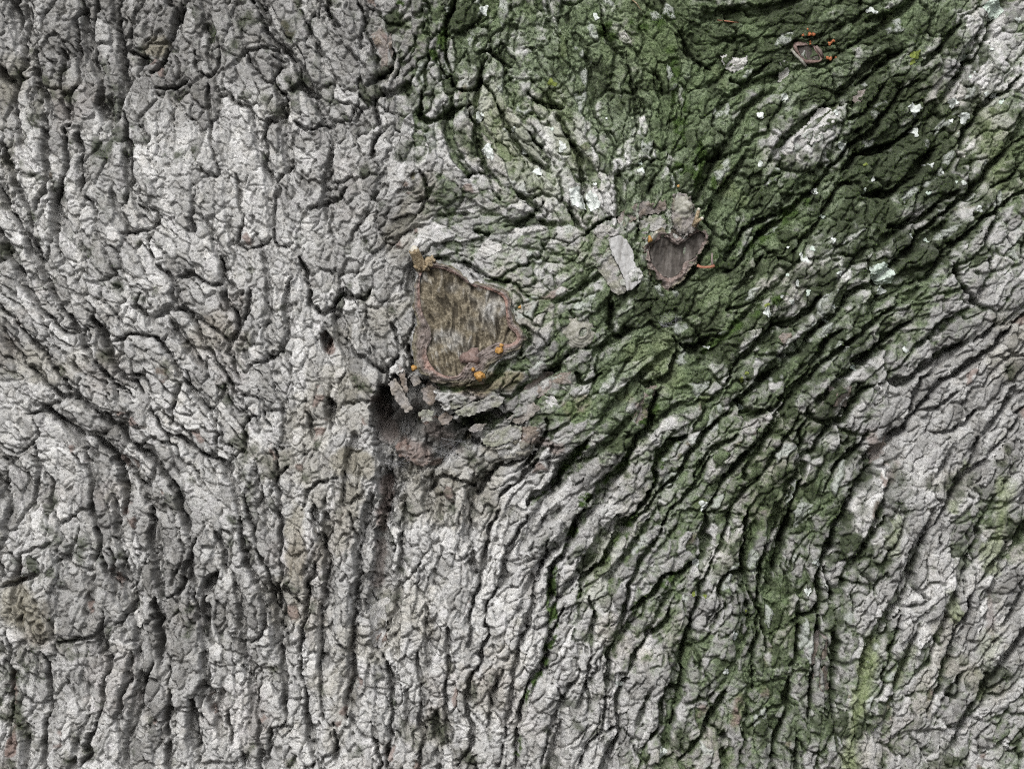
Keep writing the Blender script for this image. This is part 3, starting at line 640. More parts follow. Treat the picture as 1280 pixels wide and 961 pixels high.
M_ROT = simple('rotten_wood', [(.25, (.035, .024, .018)), (.5, (.11, .07, .05)), (.75, (.23, .155, .12))], 300, .0010)
M_KNOT = simple('knot_bark', [(.25, (.12, .12, .09)), (.5, (.27, .265, .23)), (.75, (.42, .41, .38))], 380, .0008)
M_MOSSB = simple('moss_blades', [(.3, (.020, .036, .010)), (.55, (.055, .090, .022)), (.8, (.13, .19, .06))], 260, 0)

def tinted(name, stretch, rough=.88):
    m, nt, b = mat(name)
    t = nt.nodes.new('ShaderNodeVertexColor'); t.layer_name = 'tint'
    sp = nt.nodes.new('ShaderNodeSeparateColor'); nt.links.new(t.outputs[0], sp.inputs[0])
    return m, nt, b, sp
M_HEART, nt, b, sp = tinted('heartwood', None)
f1 = nnoise(nt, 520, 3, .7)
c1 = ramp(nt, f1, [(.28, (.05, .042, .028)), (.5, (.145, .124, .088)), (.72, (.34, .305, .235))])
c2_ = ramp(nt, f1, [(.28, (.13, .125, .118)), (.5, (.30, .295, .28)), (.72, (.55, .545, .53))])
col = mix(nt, sp.outputs[0], c1, c2_)
col = mix(nt, sp.outputs[1], col, (.022, .018, .013))
nt.links.new(col, b.inputs['Base Color']); bump(nt, b, f1, .0010, .8)
M_RIM, nt, b, sp = tinted('callus_wood', None)
f1 = nnoise(nt, 480, 4, .65)
c1 = ramp(nt, f1, [(.28, (.075, .062, .055)), (.5, (.17, .142, .13)), (.72, (.32, .285, .27))])
c2_ = ramp(nt, f1, [(.28, (.15, .085, .068)), (.5, (.30, .195, .165)), (.72, (.46, .35, .31))])
c3_ = ramp(nt, f1, [(.28, (.06, .06, .03)), (.5, (.15, .145, .085)), (.72, (.27, .26, .17))])
col = mix(nt, sp.outputs[0], c1, c2_)
col = mix(nt, sp.outputs[1], col, c3_)
nt.links.new(col, b.inputs['Base Color']); bump(nt, b, f1, .0010, .8)
M_HEART2 = simple('old_heartwood', [(.28, (.026, .022, .019)), (.5, (.075, .067, .06)), (.75, (.17, .158, .147))], 300, .0012, stretch=((0, math.radians(15), 0), (1, 1, .15)))

M_SHEET, nt, b = mat('cobweb_sheet')
b.inputs['Base Color'].default_value = (.60, .61, .65, 1)
f_ = nnoise(nt, 300, 4, .7, ((0, math.radians(60), 0), (1, 1, .25)))
nt.links.new(ramp(nt, f_, [(.45, .0), (.60, .06), (.76, .24)]), b.inputs['Alpha'])
M_WEB, nt, b = mat('cobweb')
b.inputs['Base Color'].default_value = (.62, .63, .66, 1); b.inputs['Roughness'].default_value = .6; b.inputs['Alpha'].default_value = .4

# ------------------------------------------------------------------ chart -> world, mesh helpers
def world_pos(u, v, h):
    x0 = (u - 640) * PX
    q = np.sqrt(np.maximum(1 - (x0 / RAD) ** 2, .01))
    y0 = RADY * (1 - q)
    sc = 1 + y0 / DIST
    x = x0 * sc; z = (480.5 - v) * PX * sc
    sl_ = .7 * RADY * x0 / (RAD * RAD * q)
    ny = -1 / np.sqrt(1 + sl_ * sl_); nx = -sl_ * ny
    return np.stack([x + nx * h * PX, y0 + ny * h * PX, ZC + z], -1)

def mesh_from(name, verts, quads, material, attrs=None, smooth=True):
    me = bpy.data.meshes.new(name)
    q = np.asarray(quads, np.int32); k = q.shape[1]
    me.vertices.add(len(verts)); me.vertices.foreach_set('co', np.asarray(verts, np.float32).ravel())
    me.loops.add(q.size); me.loops.foreach_set('vertex_index', q.ravel())
    me.polygons.add(len(q)); me.polygons.foreach_set('loop_start', np.arange(len(q), dtype=np.int32) * k)
    try: me.polygons.foreach_set('loop_total', np.full(len(q), k, np.int32))
    except Exception: pass
    me.update(calc_edges=True)
    if smooth: me.polygons.foreach_set('use_smooth', np.ones(len(q), bool))
    for an, arr in (attrs or {}).items():
        at_ = me.color_attributes.new(an, 'FLOAT_COLOR', 'POINT'); at_.data.foreach_set('color', np.asarray(arr, np.float32).ravel())
    me.materials.append(material)
    return me

def add(name, me, parent=None):
    o = bpy.data.objects.new(name, me); scene.collection.objects.link(o)
    if parent: o.parent = parent
    return o
def tag(o, label, cat=None, group=None, kind=None):
    o['label'] = label
    if cat: o['category'] = cat
    if group: o['group'] = group
    if kind: o['kind'] = kind
    return o
def empty(name, parent=None):
    o = bpy.data.objects.new(name, None); scene.collection.objects.link(o)
    if parent: o.parent = parent
    return o

trunk = empty('tree_trunk')
tag(trunk, 'broad old tree trunk with grey fissured bark and green moss', 'tree trunk')

# ------------------------------------------------------------------ bark sheet, cut into its plates
def axis(lo, hi, a, b, fine, coarse):
    m = np.arange(a, b + 1e-3, fine)
    return np.concatenate([np.arange(lo, a - .5 * coarse, coarse), m, np.arange(m[-1] + coarse, hi, coarse)]).astype(np.float32)
au = axis(-150, 1430, -12, 1292, 1.06, 5.0); av = axis(-112, 1074, -12, 973, 1.06, 5.0)
GU, GV = np.meshgrid(au, av)
Hs = blur(H, 2.2)
gv, gu = np.gradient(Hs)
gl = np.hypot(gu, gv) + 1e-6
push = np.clip(gl * .25, 0, .3) * sstep(-.5, 2.0, H - Hs)
SU, SV = -gu / gl * push, -gv / gl * push
hh = bil(H, GU, GV)
rim = np.minimum(np.minimum(GU + 150, 1428 - GU), np.minimum(GV + 112, 1072 - GV))
hh = hh - 60 * sstep(14, 0, rim)
pos = world_pos(GU + bil(SU, GU, GV), GV + bil(SV, GU, GV), hh).reshape(-1, 3)
iu = np.clip(np.round(GU - U0).astype(int), 0, NU - 1); iv = np.clip(np.round(GV - V0).astype(int), 0, NV - 1)
growth = np.stack([bil(a, GU, GV) for a in (moss, dark, lush, brown)], -1).reshape(-1, 4)
tone = np.stack([bil(a, GU, GV) for a in (pale, crust, olive, film)], -1).reshape(-1, 4)
nv_, nu_ = GU.shape
idx = np.arange(nv_ * nu_, dtype=np.int32).reshape(nv_, nu_)
faces = np.stack([idx[:-1, :-1], idx[1:, :-1], idx[1:, 1:], idx[:-1, 1:]], -1).reshape(-1, 4)
flab = LAB[iv, iu][:-1, :-1].ravel()
inframe = (GU[:-1, :-1] > 0) & (GU[:-1, :-1] < 1280) & (GV[:-1, :-1] > 0) & (GV[:-1, :-1] < 961)
area = np.bincount(flab[inframe.ravel()], minlength=NP_)
top = np.argsort(-area)[:300]
is_top = np.zeros(NP_, bool); is_top[top] = area[top] > 60
cls = np.where(is_top[flab], flab, -1)
order = np.argsort(cls, kind='stable')
sf, sc_ = faces[order], cls[order]
cuts = np.flatnonzero(np.diff(sc_)) + 1
for grp, c in zip(np.split(sf, cuts), sc_[np.concatenate([[0], cuts])]):
    vid, inv = np.unique(grp, return_inverse=True)
    me = mesh_from('bark_plate' if c >= 0 else 'bark', pos[vid], inv.reshape(-1, 4).astype(np.int32), M_BARK,
                   {'growth': growth[vid], 'tone': tone[vid]}, smooth=False)
    o = add('bark_plate' if c >= 0 else 'bark', me, trunk)
    if c < 0: o['kind'] = 'stuff'

# the rest of the trunk, round the back and above and below
th = np.linspace(-math.pi, math.pi, 241); zz = np.linspace(0.0, 2.6, 131)
T, ZZ = np.meshgrid(th, zz)
rs = np.random.default_rng(6)
bumpz = 0.010 * np.abs(np.sin(T * 37 + 2.2 * np.sin(ZZ * 5))) + 0.012 * interp_axis(interp_axis(rs.standard_normal((40, 70)), np.linspace(0, 34, 131), 0), np.linspace(0, 64, 241), 1)
bumpz[:, -1] = bumpz[:, 0]
rr = bumpz - 0.014 + 0.25 * np.exp(-ZZ / .28)
SX, SY = (RAD + rr) * np.sin(T), RADY - (RADY + rr) * np.cos(T)
vs_ = np.stack([SX, SY, ZZ], -1).reshape(-1, 3)
sid = np.arange(T.size).reshape(T.shape)
sq = np.stack([sid[:-1, :-1], sid[:-1, 1:], sid[1:, 1:], sid[1:, :-1]], -1).reshape(-1, 4)
fc = vs_[sq].mean(1)
keep = ~((np.abs(fc[:, 0]) < .37) & (np.abs(fc[:, 2] - ZC) < .27) & (fc[:, 1] < .25))
sq = sq[keep]
ga = np.zeros((len(vs_), 4), np.float32); ta = np.full((len(vs_), 4), .4, np.float32); ta[:, 1:] = 0
ga[:, 0] = np.clip((vs_[:, 0] > .05) * .5 * (vs_[:, 2] > ZC), 0, 1)
o = add('bark', mesh_from('bark_around', vs_, sq, M_BARK, {'growth': ga, 'tone': ta}), trunk); o['kind'] = 'stuff'

# ------------------------------------------------------------------ pieces set into and on the bark
def patch(name, sdf, box, hfun, material, parent, step=1.0, wall=6.0, closed=False, tint=None, bark=None):
    u, v = np.meshgrid(np.arange(box[0], box[2] + step, step), np.arange(box[1], box[3] + step, step))
    cu, cv = u[:-1, :-1] + step / 2, v[:-1, :-1] + step / 2
    m = sdf(cu, cv) < 0
    if m.sum() < 3: return None
    s = sdf(u, v); e = .25
    gx = (sdf(u + e, v) - sdf(u - e, v)) / (2 * e); gy = (sdf(u, v + e) - sdf(u, v - e)) / (2 * e)
    near = s > -.6 * step
    mv = np.clip(s, -step * .6, step)
    u = np.where(near, u - gx * mv, u); v = np.where(near, v - gy * mv, v)
    h = hfun(u, v, np.minimum(s, 0))
    ids = np.arange(u.size).reshape(u.shape)
    q = np.stack([ids[:-1, :-1], ids[1:, :-1], ids[1:, 1:], ids[:-1, 1:]], -1)[m]
    used, inv = np.unique(q, return_inverse=True); q = inv.reshape(-1, 4)
    P = world_pos(u, v, h).reshape(-1, 3)[used]
    Pb = world_pos(u, v, h - wall).reshape(-1, 3)[used]
    n = len(used)
    ed = np.concatenate([q[:, [0, 1]], q[:, [1, 2]], q[:, [2, 3]], q[:, [3, 0]]])
    key = set(map(tuple, ed.tolist()))
    bd = np.array([(a, b_) for a, b_ in key if (b_, a) not in key], int)
    walls = np.stack([bd[:, 1] + 2 * n, bd[:, 0] + 2 * n, bd[:, 0] + n, bd[:, 1] + n], -1)   # own vertices: a crisp edge
    allq = [q, walls]
    if closed: allq.append(q[:, ::-1] + n)
    at_ = None
    if tint:
        tv = np.stack([np.broadcast_to(t, u.shape) for t in tint(u, v, s)], -1).reshape(-1, 3)[used]
        at_ = {'tint': np.tile(np.concatenate([tv, np.ones((n, 1))], 1), (3, 1))}
    if bark:
        mo, br, pa, ol = bark
        w = (.5 + .5 * np.tanh(bil(n6, u, v) + .6 * bil(w3[0], u, v)))
        def rep(chs): return np.tile(np.stack([np.broadcast_to(c, u.shape) for c in chs], -1).reshape(-1, 4)[used], (3, 1))
        at_ = {'growth': rep((mo * w, 0 * u, 0 * u, np.clip(br * (.55 + .6 * w), 0, 1))), 'tone': rep((np.clip(pa + .25 * (w - .5), 0, 1), 0 * u, ol * w, 0 * u))}
    return add(name, mesh_from(name, np.vstack([P, Pb, P]), np.vstack(allq), material, at_, smooth=False), parent)

def psdf(poly, wobble=0.0, seed=0):
    ph = np.random.default_rng(seed).uniform(0, 6.28, 6)
    def f(u, v):
        d = poly_sdf(poly, np.asarray(u, float), np.asarray(v, float))
        if wobble:
            d = d + wobble * (np.sin(u * .9 + ph[0] + 1.3 * np.sin(v * .5 + ph[4])) * .5 + np.sin(v * 1.1 + ph[1] + np.sin(u * .6 + ph[5])) * .5 + .6 * np.sin((u + v) * .45 + ph[2]))
        return d
    return f
def bbox(poly, m=3):
    p = np.array(poly); return (p[:, 0].min() - m, p[:, 1].min() - m, p[:, 0].max() + m, p[:, 1].max() + m)

def tube(name, pts, radii, material, parent, seg=10, wrinkle=0.0, closed=False, squash=1.0, seed=0, lobes=3):
    """a swept, tapering, wrinkled tube; pts are u, v, height"""
    P = world_pos(np.array([p[0] for p in pts], float), np.array([p[1] for p in pts], float), np.array([p[2] for p in pts], float))
    n = len(P); r_ = np.broadcast_to(np.asarray(radii, float), (n,)) * PX
    rs = np.random.default_rng(seed); ph = rs.uniform(0, 6.28, 4)
    T_ = np.roll(P, -1, 0) - np.roll(P, 1, 0)
    if not closed: T_[0] = P[1] - P[0]; T_[-1] = P[-1] - P[-2]
    T_ /= np.linalg.norm(T_, axis=1)[:, None] + 1e-12
    ref = np.array([0, -1.0, 0]); ref = np.where(np.abs(T_ @ ref)[:, None] > .9, np.array([[0, 0, 1.0]]), ref[None, :])
    s_ = np.cross(T_, ref); s_ /= np.linalg.norm(s_, axis=1)[:, None]
    t_ = np.cross(s_, T_)
    a = np.arange(seg) / seg * 2 * math.pi
    k = np.arange(n)[:, None]
    rad_ = r_[:, None] * (1 + wrinkle * (np.sin(lobes * a[None] + ph[0] + .12 * k) + .6 * np.sin((lobes + 4) * a[None] + ph[1] + .31 * k) + .35 * rs.standard_normal((n, seg))))
    V = P[:, None] + s_[:, None] * (np.cos(a)[None, :, None] * rad_[..., None]) + t_[:, None] * (np.sin(a)[None, :, None] * rad_[..., None] * squash)
    q = []
    m = n if closed else n - 1
    for i in range(m):
        for j in range(seg):
            i2 = (i + 1) % n; j2 = (j + 1) % seg
            q.append((i * seg + j, i * seg + j2, i2 * seg + j2, i2 * seg + j))
    V = V.reshape(-1, 3)
    if not closed:
        V = np.vstack([V, P[:1], P[-1:]]); c0, c1 = len(V) - 2, len(V) - 1
        for j in range(0, seg, 2):
            q.append((c0, (j + 2) % seg, (j + 1) % seg, j))
            b0 = (n - 1) * seg
            q.append((c1, b0 + j, b0 + (j + 1) % seg, b0 + (j + 2) % seg))
    return add(name, mesh_from(name, V, q, material), parent)

def bead(name, u, v, h, r, material, parent, seed=0, lump=.25, squash=(1, 1, 1)):
    """a lumpy drop"""
    rs = np.random.default_rng(seed)
    n, m = 9, 12
    la = np.linspace(0, math.pi, n); lo = np.arange(m) / m * 2 * math.pi
    ph = rs.uniform(0, 6.28, 4)
    L, O = np.meshgrid(la, lo, indexing='ij')
    d = np.stack([np.sin(L) * np.cos(O) * squash[0], -np.cos(L) * squash[1], np.sin(L) * np.sin(O) * squash[2]], -1)
    rr = r * PX * (1 + lump * (np.sin(3 * O + ph[0] + 2 * L) * .5 + np.sin(2 * L * 2 + ph[1]) * .5 + .4 * rs.standard_normal(L.shape)) * np.sin(L))
    V = world_pos(np.array(u, float), np.array(v, float), np.array(h, float)) + d * rr[..., None]
    q = [(i * m + j, i * m + (j + 1) % m, (i + 1) * m + (j + 1) % m, (i + 1) * m + j) for i in range(n - 1) for j in range(m)]
    return add(name, mesh_from(name, V.reshape(-1, 3), q, material), parent)

def hs_at(u, v):
    return float(bil(H, np.array([u], float), np.array([v], float))[0])
fibre = noise(3.0, 201, scale_v=26.0); fine2 = noise(2.2, 202); fibre2 = noise(5.0, 203, scale_v=40.0)
def fib(u, v, a, cu, cv, amp):
    """relief of wood fibres leaning by a degrees"""
    c, s = math.cos(math.radians(a)), math.sin(math.radians(a))
    x = (u - cu) * c + (v - cv) * s + 400; y = -(u - cu) * s + (v - cv) * c + 400
    return amp * (bil(fibre, x, y) + .8 * bil(fibre2, x, y) + .3 * bil(fine2, u, v))

# --- the large pruning scar
scar = empty('pruning_scar', trunk); scar['label'] = 'large heart shaped pruning scar with a pinkish callus rim'
fib_s = noise(1.35, 204, scale_v=7.0) + .25 * noise(3.0, 205, scale_v=14.0)
def strokes(u, v):
    """short fibres that fan out across the cut"""
    uu, vv = u + 1.6 * bil(n18, u, v) + .5 * bil(n6, u, v), v
    return bil(fib_s, np.arctan2(uu - 588, 545 - vv) * 105 + 500, np.hypot(uu - 588, 545 - vv) * 1.0 + 300)
def gb(u, v, cu, cv, su, sv): return np.exp(-((u - cu) / su) ** 2 - ((v - cv) / sv) ** 2)
def heart_tint(u, v, s):
    wh = .75 * gb(u, v, 560, 422, 22, 12) + .55 * gb(u, v, 580, 440, 14, 8) + .38 * gb(u, v, 612, 392, 16, 28) + .4 * gb(u, v, 562, 362, 10, 6) - .6 * gb(u, v, 548, 378, 22, 20) - .5 * gb(u, v, 552, 455, 18, 12)
    wh = np.clip(wh + .45 * sstep(.6, 1.7, strokes(u, v)) + .16 * bil(n6, u, v) + .10 * bil(n18, u, v), 0, 1)
    return wh, sstep(.5, 1.3, -strokes(u, v) - .15 * bil(n18, u, v)) * .7, 0 * u
patch('heartwood', psdf(SCAR_IN), bbox(SCAR_IN), lambda u, v, s: SCAR_H - 7 + 1.5 * np.exp(s / 5) + 1.5 * strokes(u, v) + 1.6 * bil(n18, u, v) + .5 * bil(n6, u, v), M_HEART, scar, 0.8, 8, tint=heart_tint)
po, pi_ = smooth_closed(SCAR_OUT, 120), smooth_closed(SCAR_IN, 160)
def rim_patch(name, pin, pout, level, parent, crest=3.0, grow=2.0, pk=1.0, rag=1.0):
    fi, fo = psdf([tuple(p) for p in pin]), psdf([tuple(p) for p in pout])
    def ring(u, v):
        w = rag * (.8 * bil(n6, u, v) + .5 * bil(w3[0], u, v))
        return np.maximum(fo(u, v) - grow + 1.6 * w, -(fi(u, v)) - .6 + .25 * w)
    def prof(u, v, s):
        di, do = np.maximum(fi(u, v), 0), np.maximum(grow - fo(u, v), 0)
        t = di / (di + do + 1e-3)
        h = level + crest * np.clip(1 - ((t - .30) / .72) ** 2, -1, 1) - 2.2 * np.exp(-di / .9)
        stri = np.sin(di * 2.1 + 1.1 * bil(n18, u, v) + .8 * bil(n6, u, v))
        return h + .55 * stri - 1.1 * sstep(.72, 1.0, np.sin(di * .95 + 1.5 * bil(n18, u, v))) + 1.0 * rag * bil(n6, u, v) + .8 * rag * bil(w3[0], u, v) + 1.2 * bil(n18, u, v) + .7 * b_off[BI[np.clip(v - V0, 0, NV - 1).astype(int), np.clip(u - U0, 0, NU - 1).astype(int)]] - 1.8 * bil(gB, u, v) - 1.2 * bil(gA, u, v)
    def tn(u, v, s):
        di, do = np.maximum(fi(u, v), 0), np.maximum(grow - fo(u, v), 0)
        t = di / (di + do + 1e-3)
        pink = np.clip(sstep(.55, .1, t + .12 * bil(n6, u, v)) * (.5 + .35 * bil(n18, u, v)), 0, 1)
        return pink * pk, np.clip(sstep(.6, 1., t + .12 * bil(n6, u, v)) * .6, 0, 1), 0 * u
    patch(name, ring, bbox([tuple(p) for p in pout], 6), prof, M_RIM, parent, .8, 9, tint=tn)
rim_patch('callus_rim', pi_, po, SCAR_H - .5, scar, 3.6, -1.5)
# lower right swelling of the rim
bead('callus_swelling', 590, 447, SCAR_H - 1, 11, M_CALLUS, scar, 12, .5, (1.05, .5, .9))
for (u, v, r, sd_) in [(599.5, 469.5, 6.2, 1), (624, 438, 4.6, 2), (518.5, 460, 3.6, 3), (592, 462, 2.6, 4), (627, 432, 2.4, 6), (650, 384.5, 2.2, 5)]:
    for q_ in range(3 if r > 4 else 1):
        bead('resin_bead', u + (q_ - 1) * r * .35 * (r > 4), v + (q_ % 2) * r * .3, SCAR_H + 5.0 if u < 640 else hs_at(u, v) + 1, r * (.75 if r > 4 else 1), M_RESIN, scar, sd_ * 7 + q_, .35)
tube('twig_stub', [(530, 336, SCAR_H - 2), (526, 329, SCAR_H + 4), (523, 322, SCAR_H + 9), (520.5, 316, SCAR_H + 14), (519.5, 313.5, SCAR_H + 17)], [8, 7, 6.5, 6.2, 6.0], M_STUB, scar, 12, .14, False, 1, 5)
bead('twig_stub_end', 519.5, 313.6, SCAR_H + 17, 4.6, M_CUT, scar, 3, .12, (1, .35, 1.15))
bead('twig_stub_pith', 520.3, 314.6, SCAR_H + 18.8, 1.7, M_STUB, scar, 3, .12, (1, .4, 1.0))
for k, (u, v, r) in enumerate([(537, 329, 5.5), (532, 335, 5), (541, 325, 4), (524, 334, 4.5)]):
    bead('twig_stub_burr', u, v, SCAR_H + 3, r, M_STUB, scar, 30 + k, .5)

# --- the smaller heart shaped scar
hscar = empty('pruning_scar', trunk); hscar['label'] = 'small dark heart shaped scar beside the bare wood splinter'
patch('heartwood', psdf(HEART_IN, 1.2, 4), bbox(HEART_IN), lambda u, v, s: HEART_H - 10 + 2.5 * np.exp(s / 4) + fib(u, v, 12 + 0 * 1, 845, 320, 1.3) + 1.2 * bil(n18, u, v), M_HEART2, hscar, 0.9, 8)
po, pi_ = smooth_closed(HEART_OUT, 90), smooth_closed(HEART_IN, 110)
rim_patch('callus_rim', pi_, po, HEART_H - 2, hscar, 2.4, -.5, .22, 2.2)
UP = Z(700, 220, .187, [(775, 130), (830, 140), (875, 190), (880, 240), (850, 290), (800, 300), (765, 250), (755, 190)])
sinkh = hs_at(855, 262)
patch('bud_scar', psdf(UP, .6, 3), bbox(UP), lambda u, v, s: HEART_H + 4 + 3.0 * (1 - np.exp(s / 5)) + 1.2 * bil(n6, u, v) + bil(w3[0], u, v), M_KNOT, hscar, 0.9, 12)
BUDB = [(841, 244), (850, 240), (862, 247), (867, 258), (866, 272), (872, 280), (866, 290), (852, 296), (842, 288), (838, 270), (839, 255)]
def facet(u, v): return b_off[BI[np.clip(v - V0, 0, NV - 1).astype(int), np.clip(u - U0, 0, NU - 1).astype(int)]]
patch('torn_bark', psdf(BUDB, 1.6, 12), bbox(BUDB), lambda u, v, s: HEART_H + 3 + (v - 245) * .08 + 1.5 * bil(n6, u, v) + 1.2 * bil(w3[0], u, v) + .9 * facet(u, v) - 3 * bil(gA, u, v) - 2.5 * bil(gB, u, v) - 2.5 * np.exp(s / 2), M_BARK, hscar, .9, 12, bark=(.3, .55, .3, .25))
tube('twig_stub', [(866, 284, HEART_H + 7), (869, 273, HEART_H + 11), (871, 264, HEART_H + 14)], [3.4, 2.4, 2.0], M_STUB, hscar, 9, .15)
bead('twig_stub_end', 871, 263, HEART_H + 14.5, 2.1, M_CUT, hscar, 5, .1)
tube('twig_stub', [(866, 281, HEART_H + 9), (871, 277, HEART_H + 13), (874.5, 274.5, HEART_H + 15)], [2.6, 2.1, 1.9], M_STUB, hscar, 9, .15, False, 1, 4)
bead('twig_stub_end', 875, 274.3, HEART_H + 15, 2.1, M_CUT, hscar, 6, .1)
tube('twig_stub', [(812, 303, HEART_H + 1), (815, 298, HEART_H + 5), (819, 292, HEART_H + 8)], [4.5, 3.4, 2.4], M_KNOT, hscar, 10, .2, False, 1, 8)
bead('twig_stub_end', 819.5, 291.6, HEART_H + 8.6, 1.7, M_CUT, hscar, 7, .1)
bead('resin_bead', 811, 300, HEART_H + 9, 3.4, M_RESIN, hscar, 17, .3, (.8, .7, 1.2))
bead('resin_bead', 846, 234, HEART_H + 9, 1.9, M_RESIN, hscar, 18, .3)

# --- old scar at the upper right
tsc = empty('branch_scar', trunk); tsc['label'] = 'old sunken branch scar among the moss near the orange specks'
tb = float(np.percentile(H[50 - V0:84 - V0, 995 - U0:1030 - U0], 45))
patch('heartwood', psdf(TOPSCAR), bbox(TOPSCAR), lambda u, v, s: tb + 3 + fib(u, v, -35, 1012, 66, .8), M_HEART2, tsc, 0.8, 8)
pt = smooth_closed(TOPSCAR, 54)
tube('callus_rim', [(1012 + (p[0] - 1012) * 1.16, 67 + (p[1] - 67) * 1.16, tb + 4 + .8 * math.sin(k * .5)) for k, p in enumerate(pt)], [1.9 + .8 * math.sin(k * .37) for k in range(len(pt))], M_CALLUS, tsc, 10, .25, True, 1, 21)
tube('callus_rim', [(990, 61, tb + 4), (995, 68, tb + 5), (1002, 75, tb + 5), (1008, 83, tb + 4)], [1.4, 1.6, 1.7, 1.8], M_KNOT, tsc, 9, .2, False, 1, 22)
tube('callus_rim', [(1020, 58, tb + 6), (1025, 64, tb + 7), (1029, 72, tb + 5)], [2.0, 2.8, 2.0], M_FLAKE, tsc, 9, .25, False, 1, 23)

# --- bare wood splinter in two boards
peg = empty('bare_wood_splinter', trunk); peg['label'] = 'bleached splinter of bare wood left of the small scar'
PW = Z(700, 220, .187, [(318, 430), (335, 415), (400, 400), (440, 430), (482, 505), (490, 575), (545, 680), (535, 705), (470, 765), (440, 770), (425, 690), (385, 600), (345, 530)])
PG = Z(700, 220, .187, [(212, 560), (245, 505), (295, 430), (318, 432), (345, 530), (385, 600), (425, 692), (438, 775), (380, 800), (335, 765), (300, 690), (255, 640)])
ph_ = 17.0
patch('board', psdf(PW, .45, 1), bbox(PW), lambda u, v, s: ph_ + 4 + (v - 325) * .09 - (u - 775) * .05 - .8 * np.exp(s / 1.0) + fib(u, v, -24, 775, 325, .45) - 1.2 * bil(gA, u, v), M_PEG, peg, 0.9, 16)
patch('board', psdf(PG, .8, 2), bbox(PG), lambda u, v, s: ph_ - .5 + (v - 325) * .08 + (u - 760) * .12 - .8 * np.exp(s / 1.0) + fib(u, v, -24, 760, 325, 2.2) + .5 * bil(w3[0], u, v), M_BARK, peg, 0.9, 16, bark=(.35, .3, .5, .3))
TOPP = Z(700, 220, .187, [(225, 370), (250, 330), (290, 325), (350, 345), (395, 375), (390, 400), (330, 412), (300, 428), (255, 420), (230, 400)])
patch('bark_cap', psdf(TOPP, 1.0, 3), bbox(TOPP), lambda u, v, s: ph_ + 1 - 2.0 * np.exp(s / 1.5) + 1.3 * bil(n6, u, v) + bil(w3[0], u, v) + .8 * b_off[BI[np.clip(v - V0, 0, NV - 1).astype(int), np.clip(u - U0, 0, NU - 1).astype(int)]] - 3 * bil(gB, u, v) - 3 * bil(gA, u, v), M_BARK, peg, 0.9, 14, bark=(.15, .2, .6, .15))

# --- little round knot
kn = empty('knot', trunk); kn['label'] = 'small round ringed knot right of the large scar'
kc = (722, 416); kh = float(np.percentile(H[416 - 20 - V0:416 + 20 - V0, 722 - 20 - U0:722 + 20 - U0], 65))
circ = [(kc[0] + 21 * math.cos(a), kc[1] + 20 * math.sin(a)) for a in np.arange(24) / 24 * 6.283]
def knot_h(u, v, s):
    r = np.hypot((u - kc[0] - 4) , (v - kc[1] - 1) * 1.05) + .8 * bil(n6, u, v)
    return kh + 1 + 8.0 * np.exp(-(r / 13) ** 2) + .75 * np.sin(r * 1.9) * np.exp(-(r / 19) ** 2) - 11 * sstep(6.2, 3.2, np.hypot((u - kc[0] - 6) * 1.0, (v - kc[1]) * .95 + .35 * (u - kc[0] - 6)) + .5 * bil(n6, u, v)) + .7 * bil(w3[0], u, v) - 3.0 * np.exp(s / 3.5)
patch('ringed_bark', psdf(circ, 1.4, 5), bbox(circ), knot_h, M_KNOT, kn, 0.9, 10)
patch('pith', psdf([(728 + 3.4 * math.cos(a), 418 + 4 * math.sin(a)) for a in np.arange(12) / 12 * 6.283], .5, 6), (722, 412, 734, 424), lambda u, v, s: kh + 1.5 + 1.0 * bil(w3[1], u, v), M_FLAKE, kn, .8, 6)

# --- loose flakes of dead bark
H_soft = blur(H, 4.0)
M_SHARD = bpy.data.materials.new('shard')
BARKLIKE = {'shard': (.1, .45, .4, .2), 'brown_flake': (.15, .75, .35, .15), 'grey_flake': (.05, .05, .8, .05), 'knot_bark': (.35, .1, .45, .35)}
def flake(poly, material, lift, tilt=(0, 0), th_=2.0, wob=.5, seed=1, label=None, rel=.5, base=None):
    """a thin scale, lying over the bark it peels from"""
    c = np.array(poly).mean(0)
    kd = BARKLIKE[material.name]
    def hf(u, v, s):
        lv = bil(H_soft, u, v) * .75 + .25 * float(bil(H_soft, c[:1], c[1:])[0]) + 1.0 if base is None else base
        return lv + .45 * lift + (u - c[0]) * tilt[0] * .5 + (v - c[1]) * tilt[1] * .5 - .4 * np.exp(s / .8) \
            + .5 * bil(n6, u, v) + .5 * bil(w3[0], u, v) + .5 * b_off[BI[np.clip(v - V0, 0, NV - 1).astype(int), np.clip(u - U0, 0, NU - 1).astype(int)]] - 1.8 * bil(gA, u, v) - 1.2 * bil(gB, u, v)
    o = patch('bark_flake', psdf(poly, wob * 1.8, seed), bbox(poly), hf, M_BARK, trunk, 0.9, th_ + lift + 2, True, bark=kd)
    if o and label: o['label'] = label
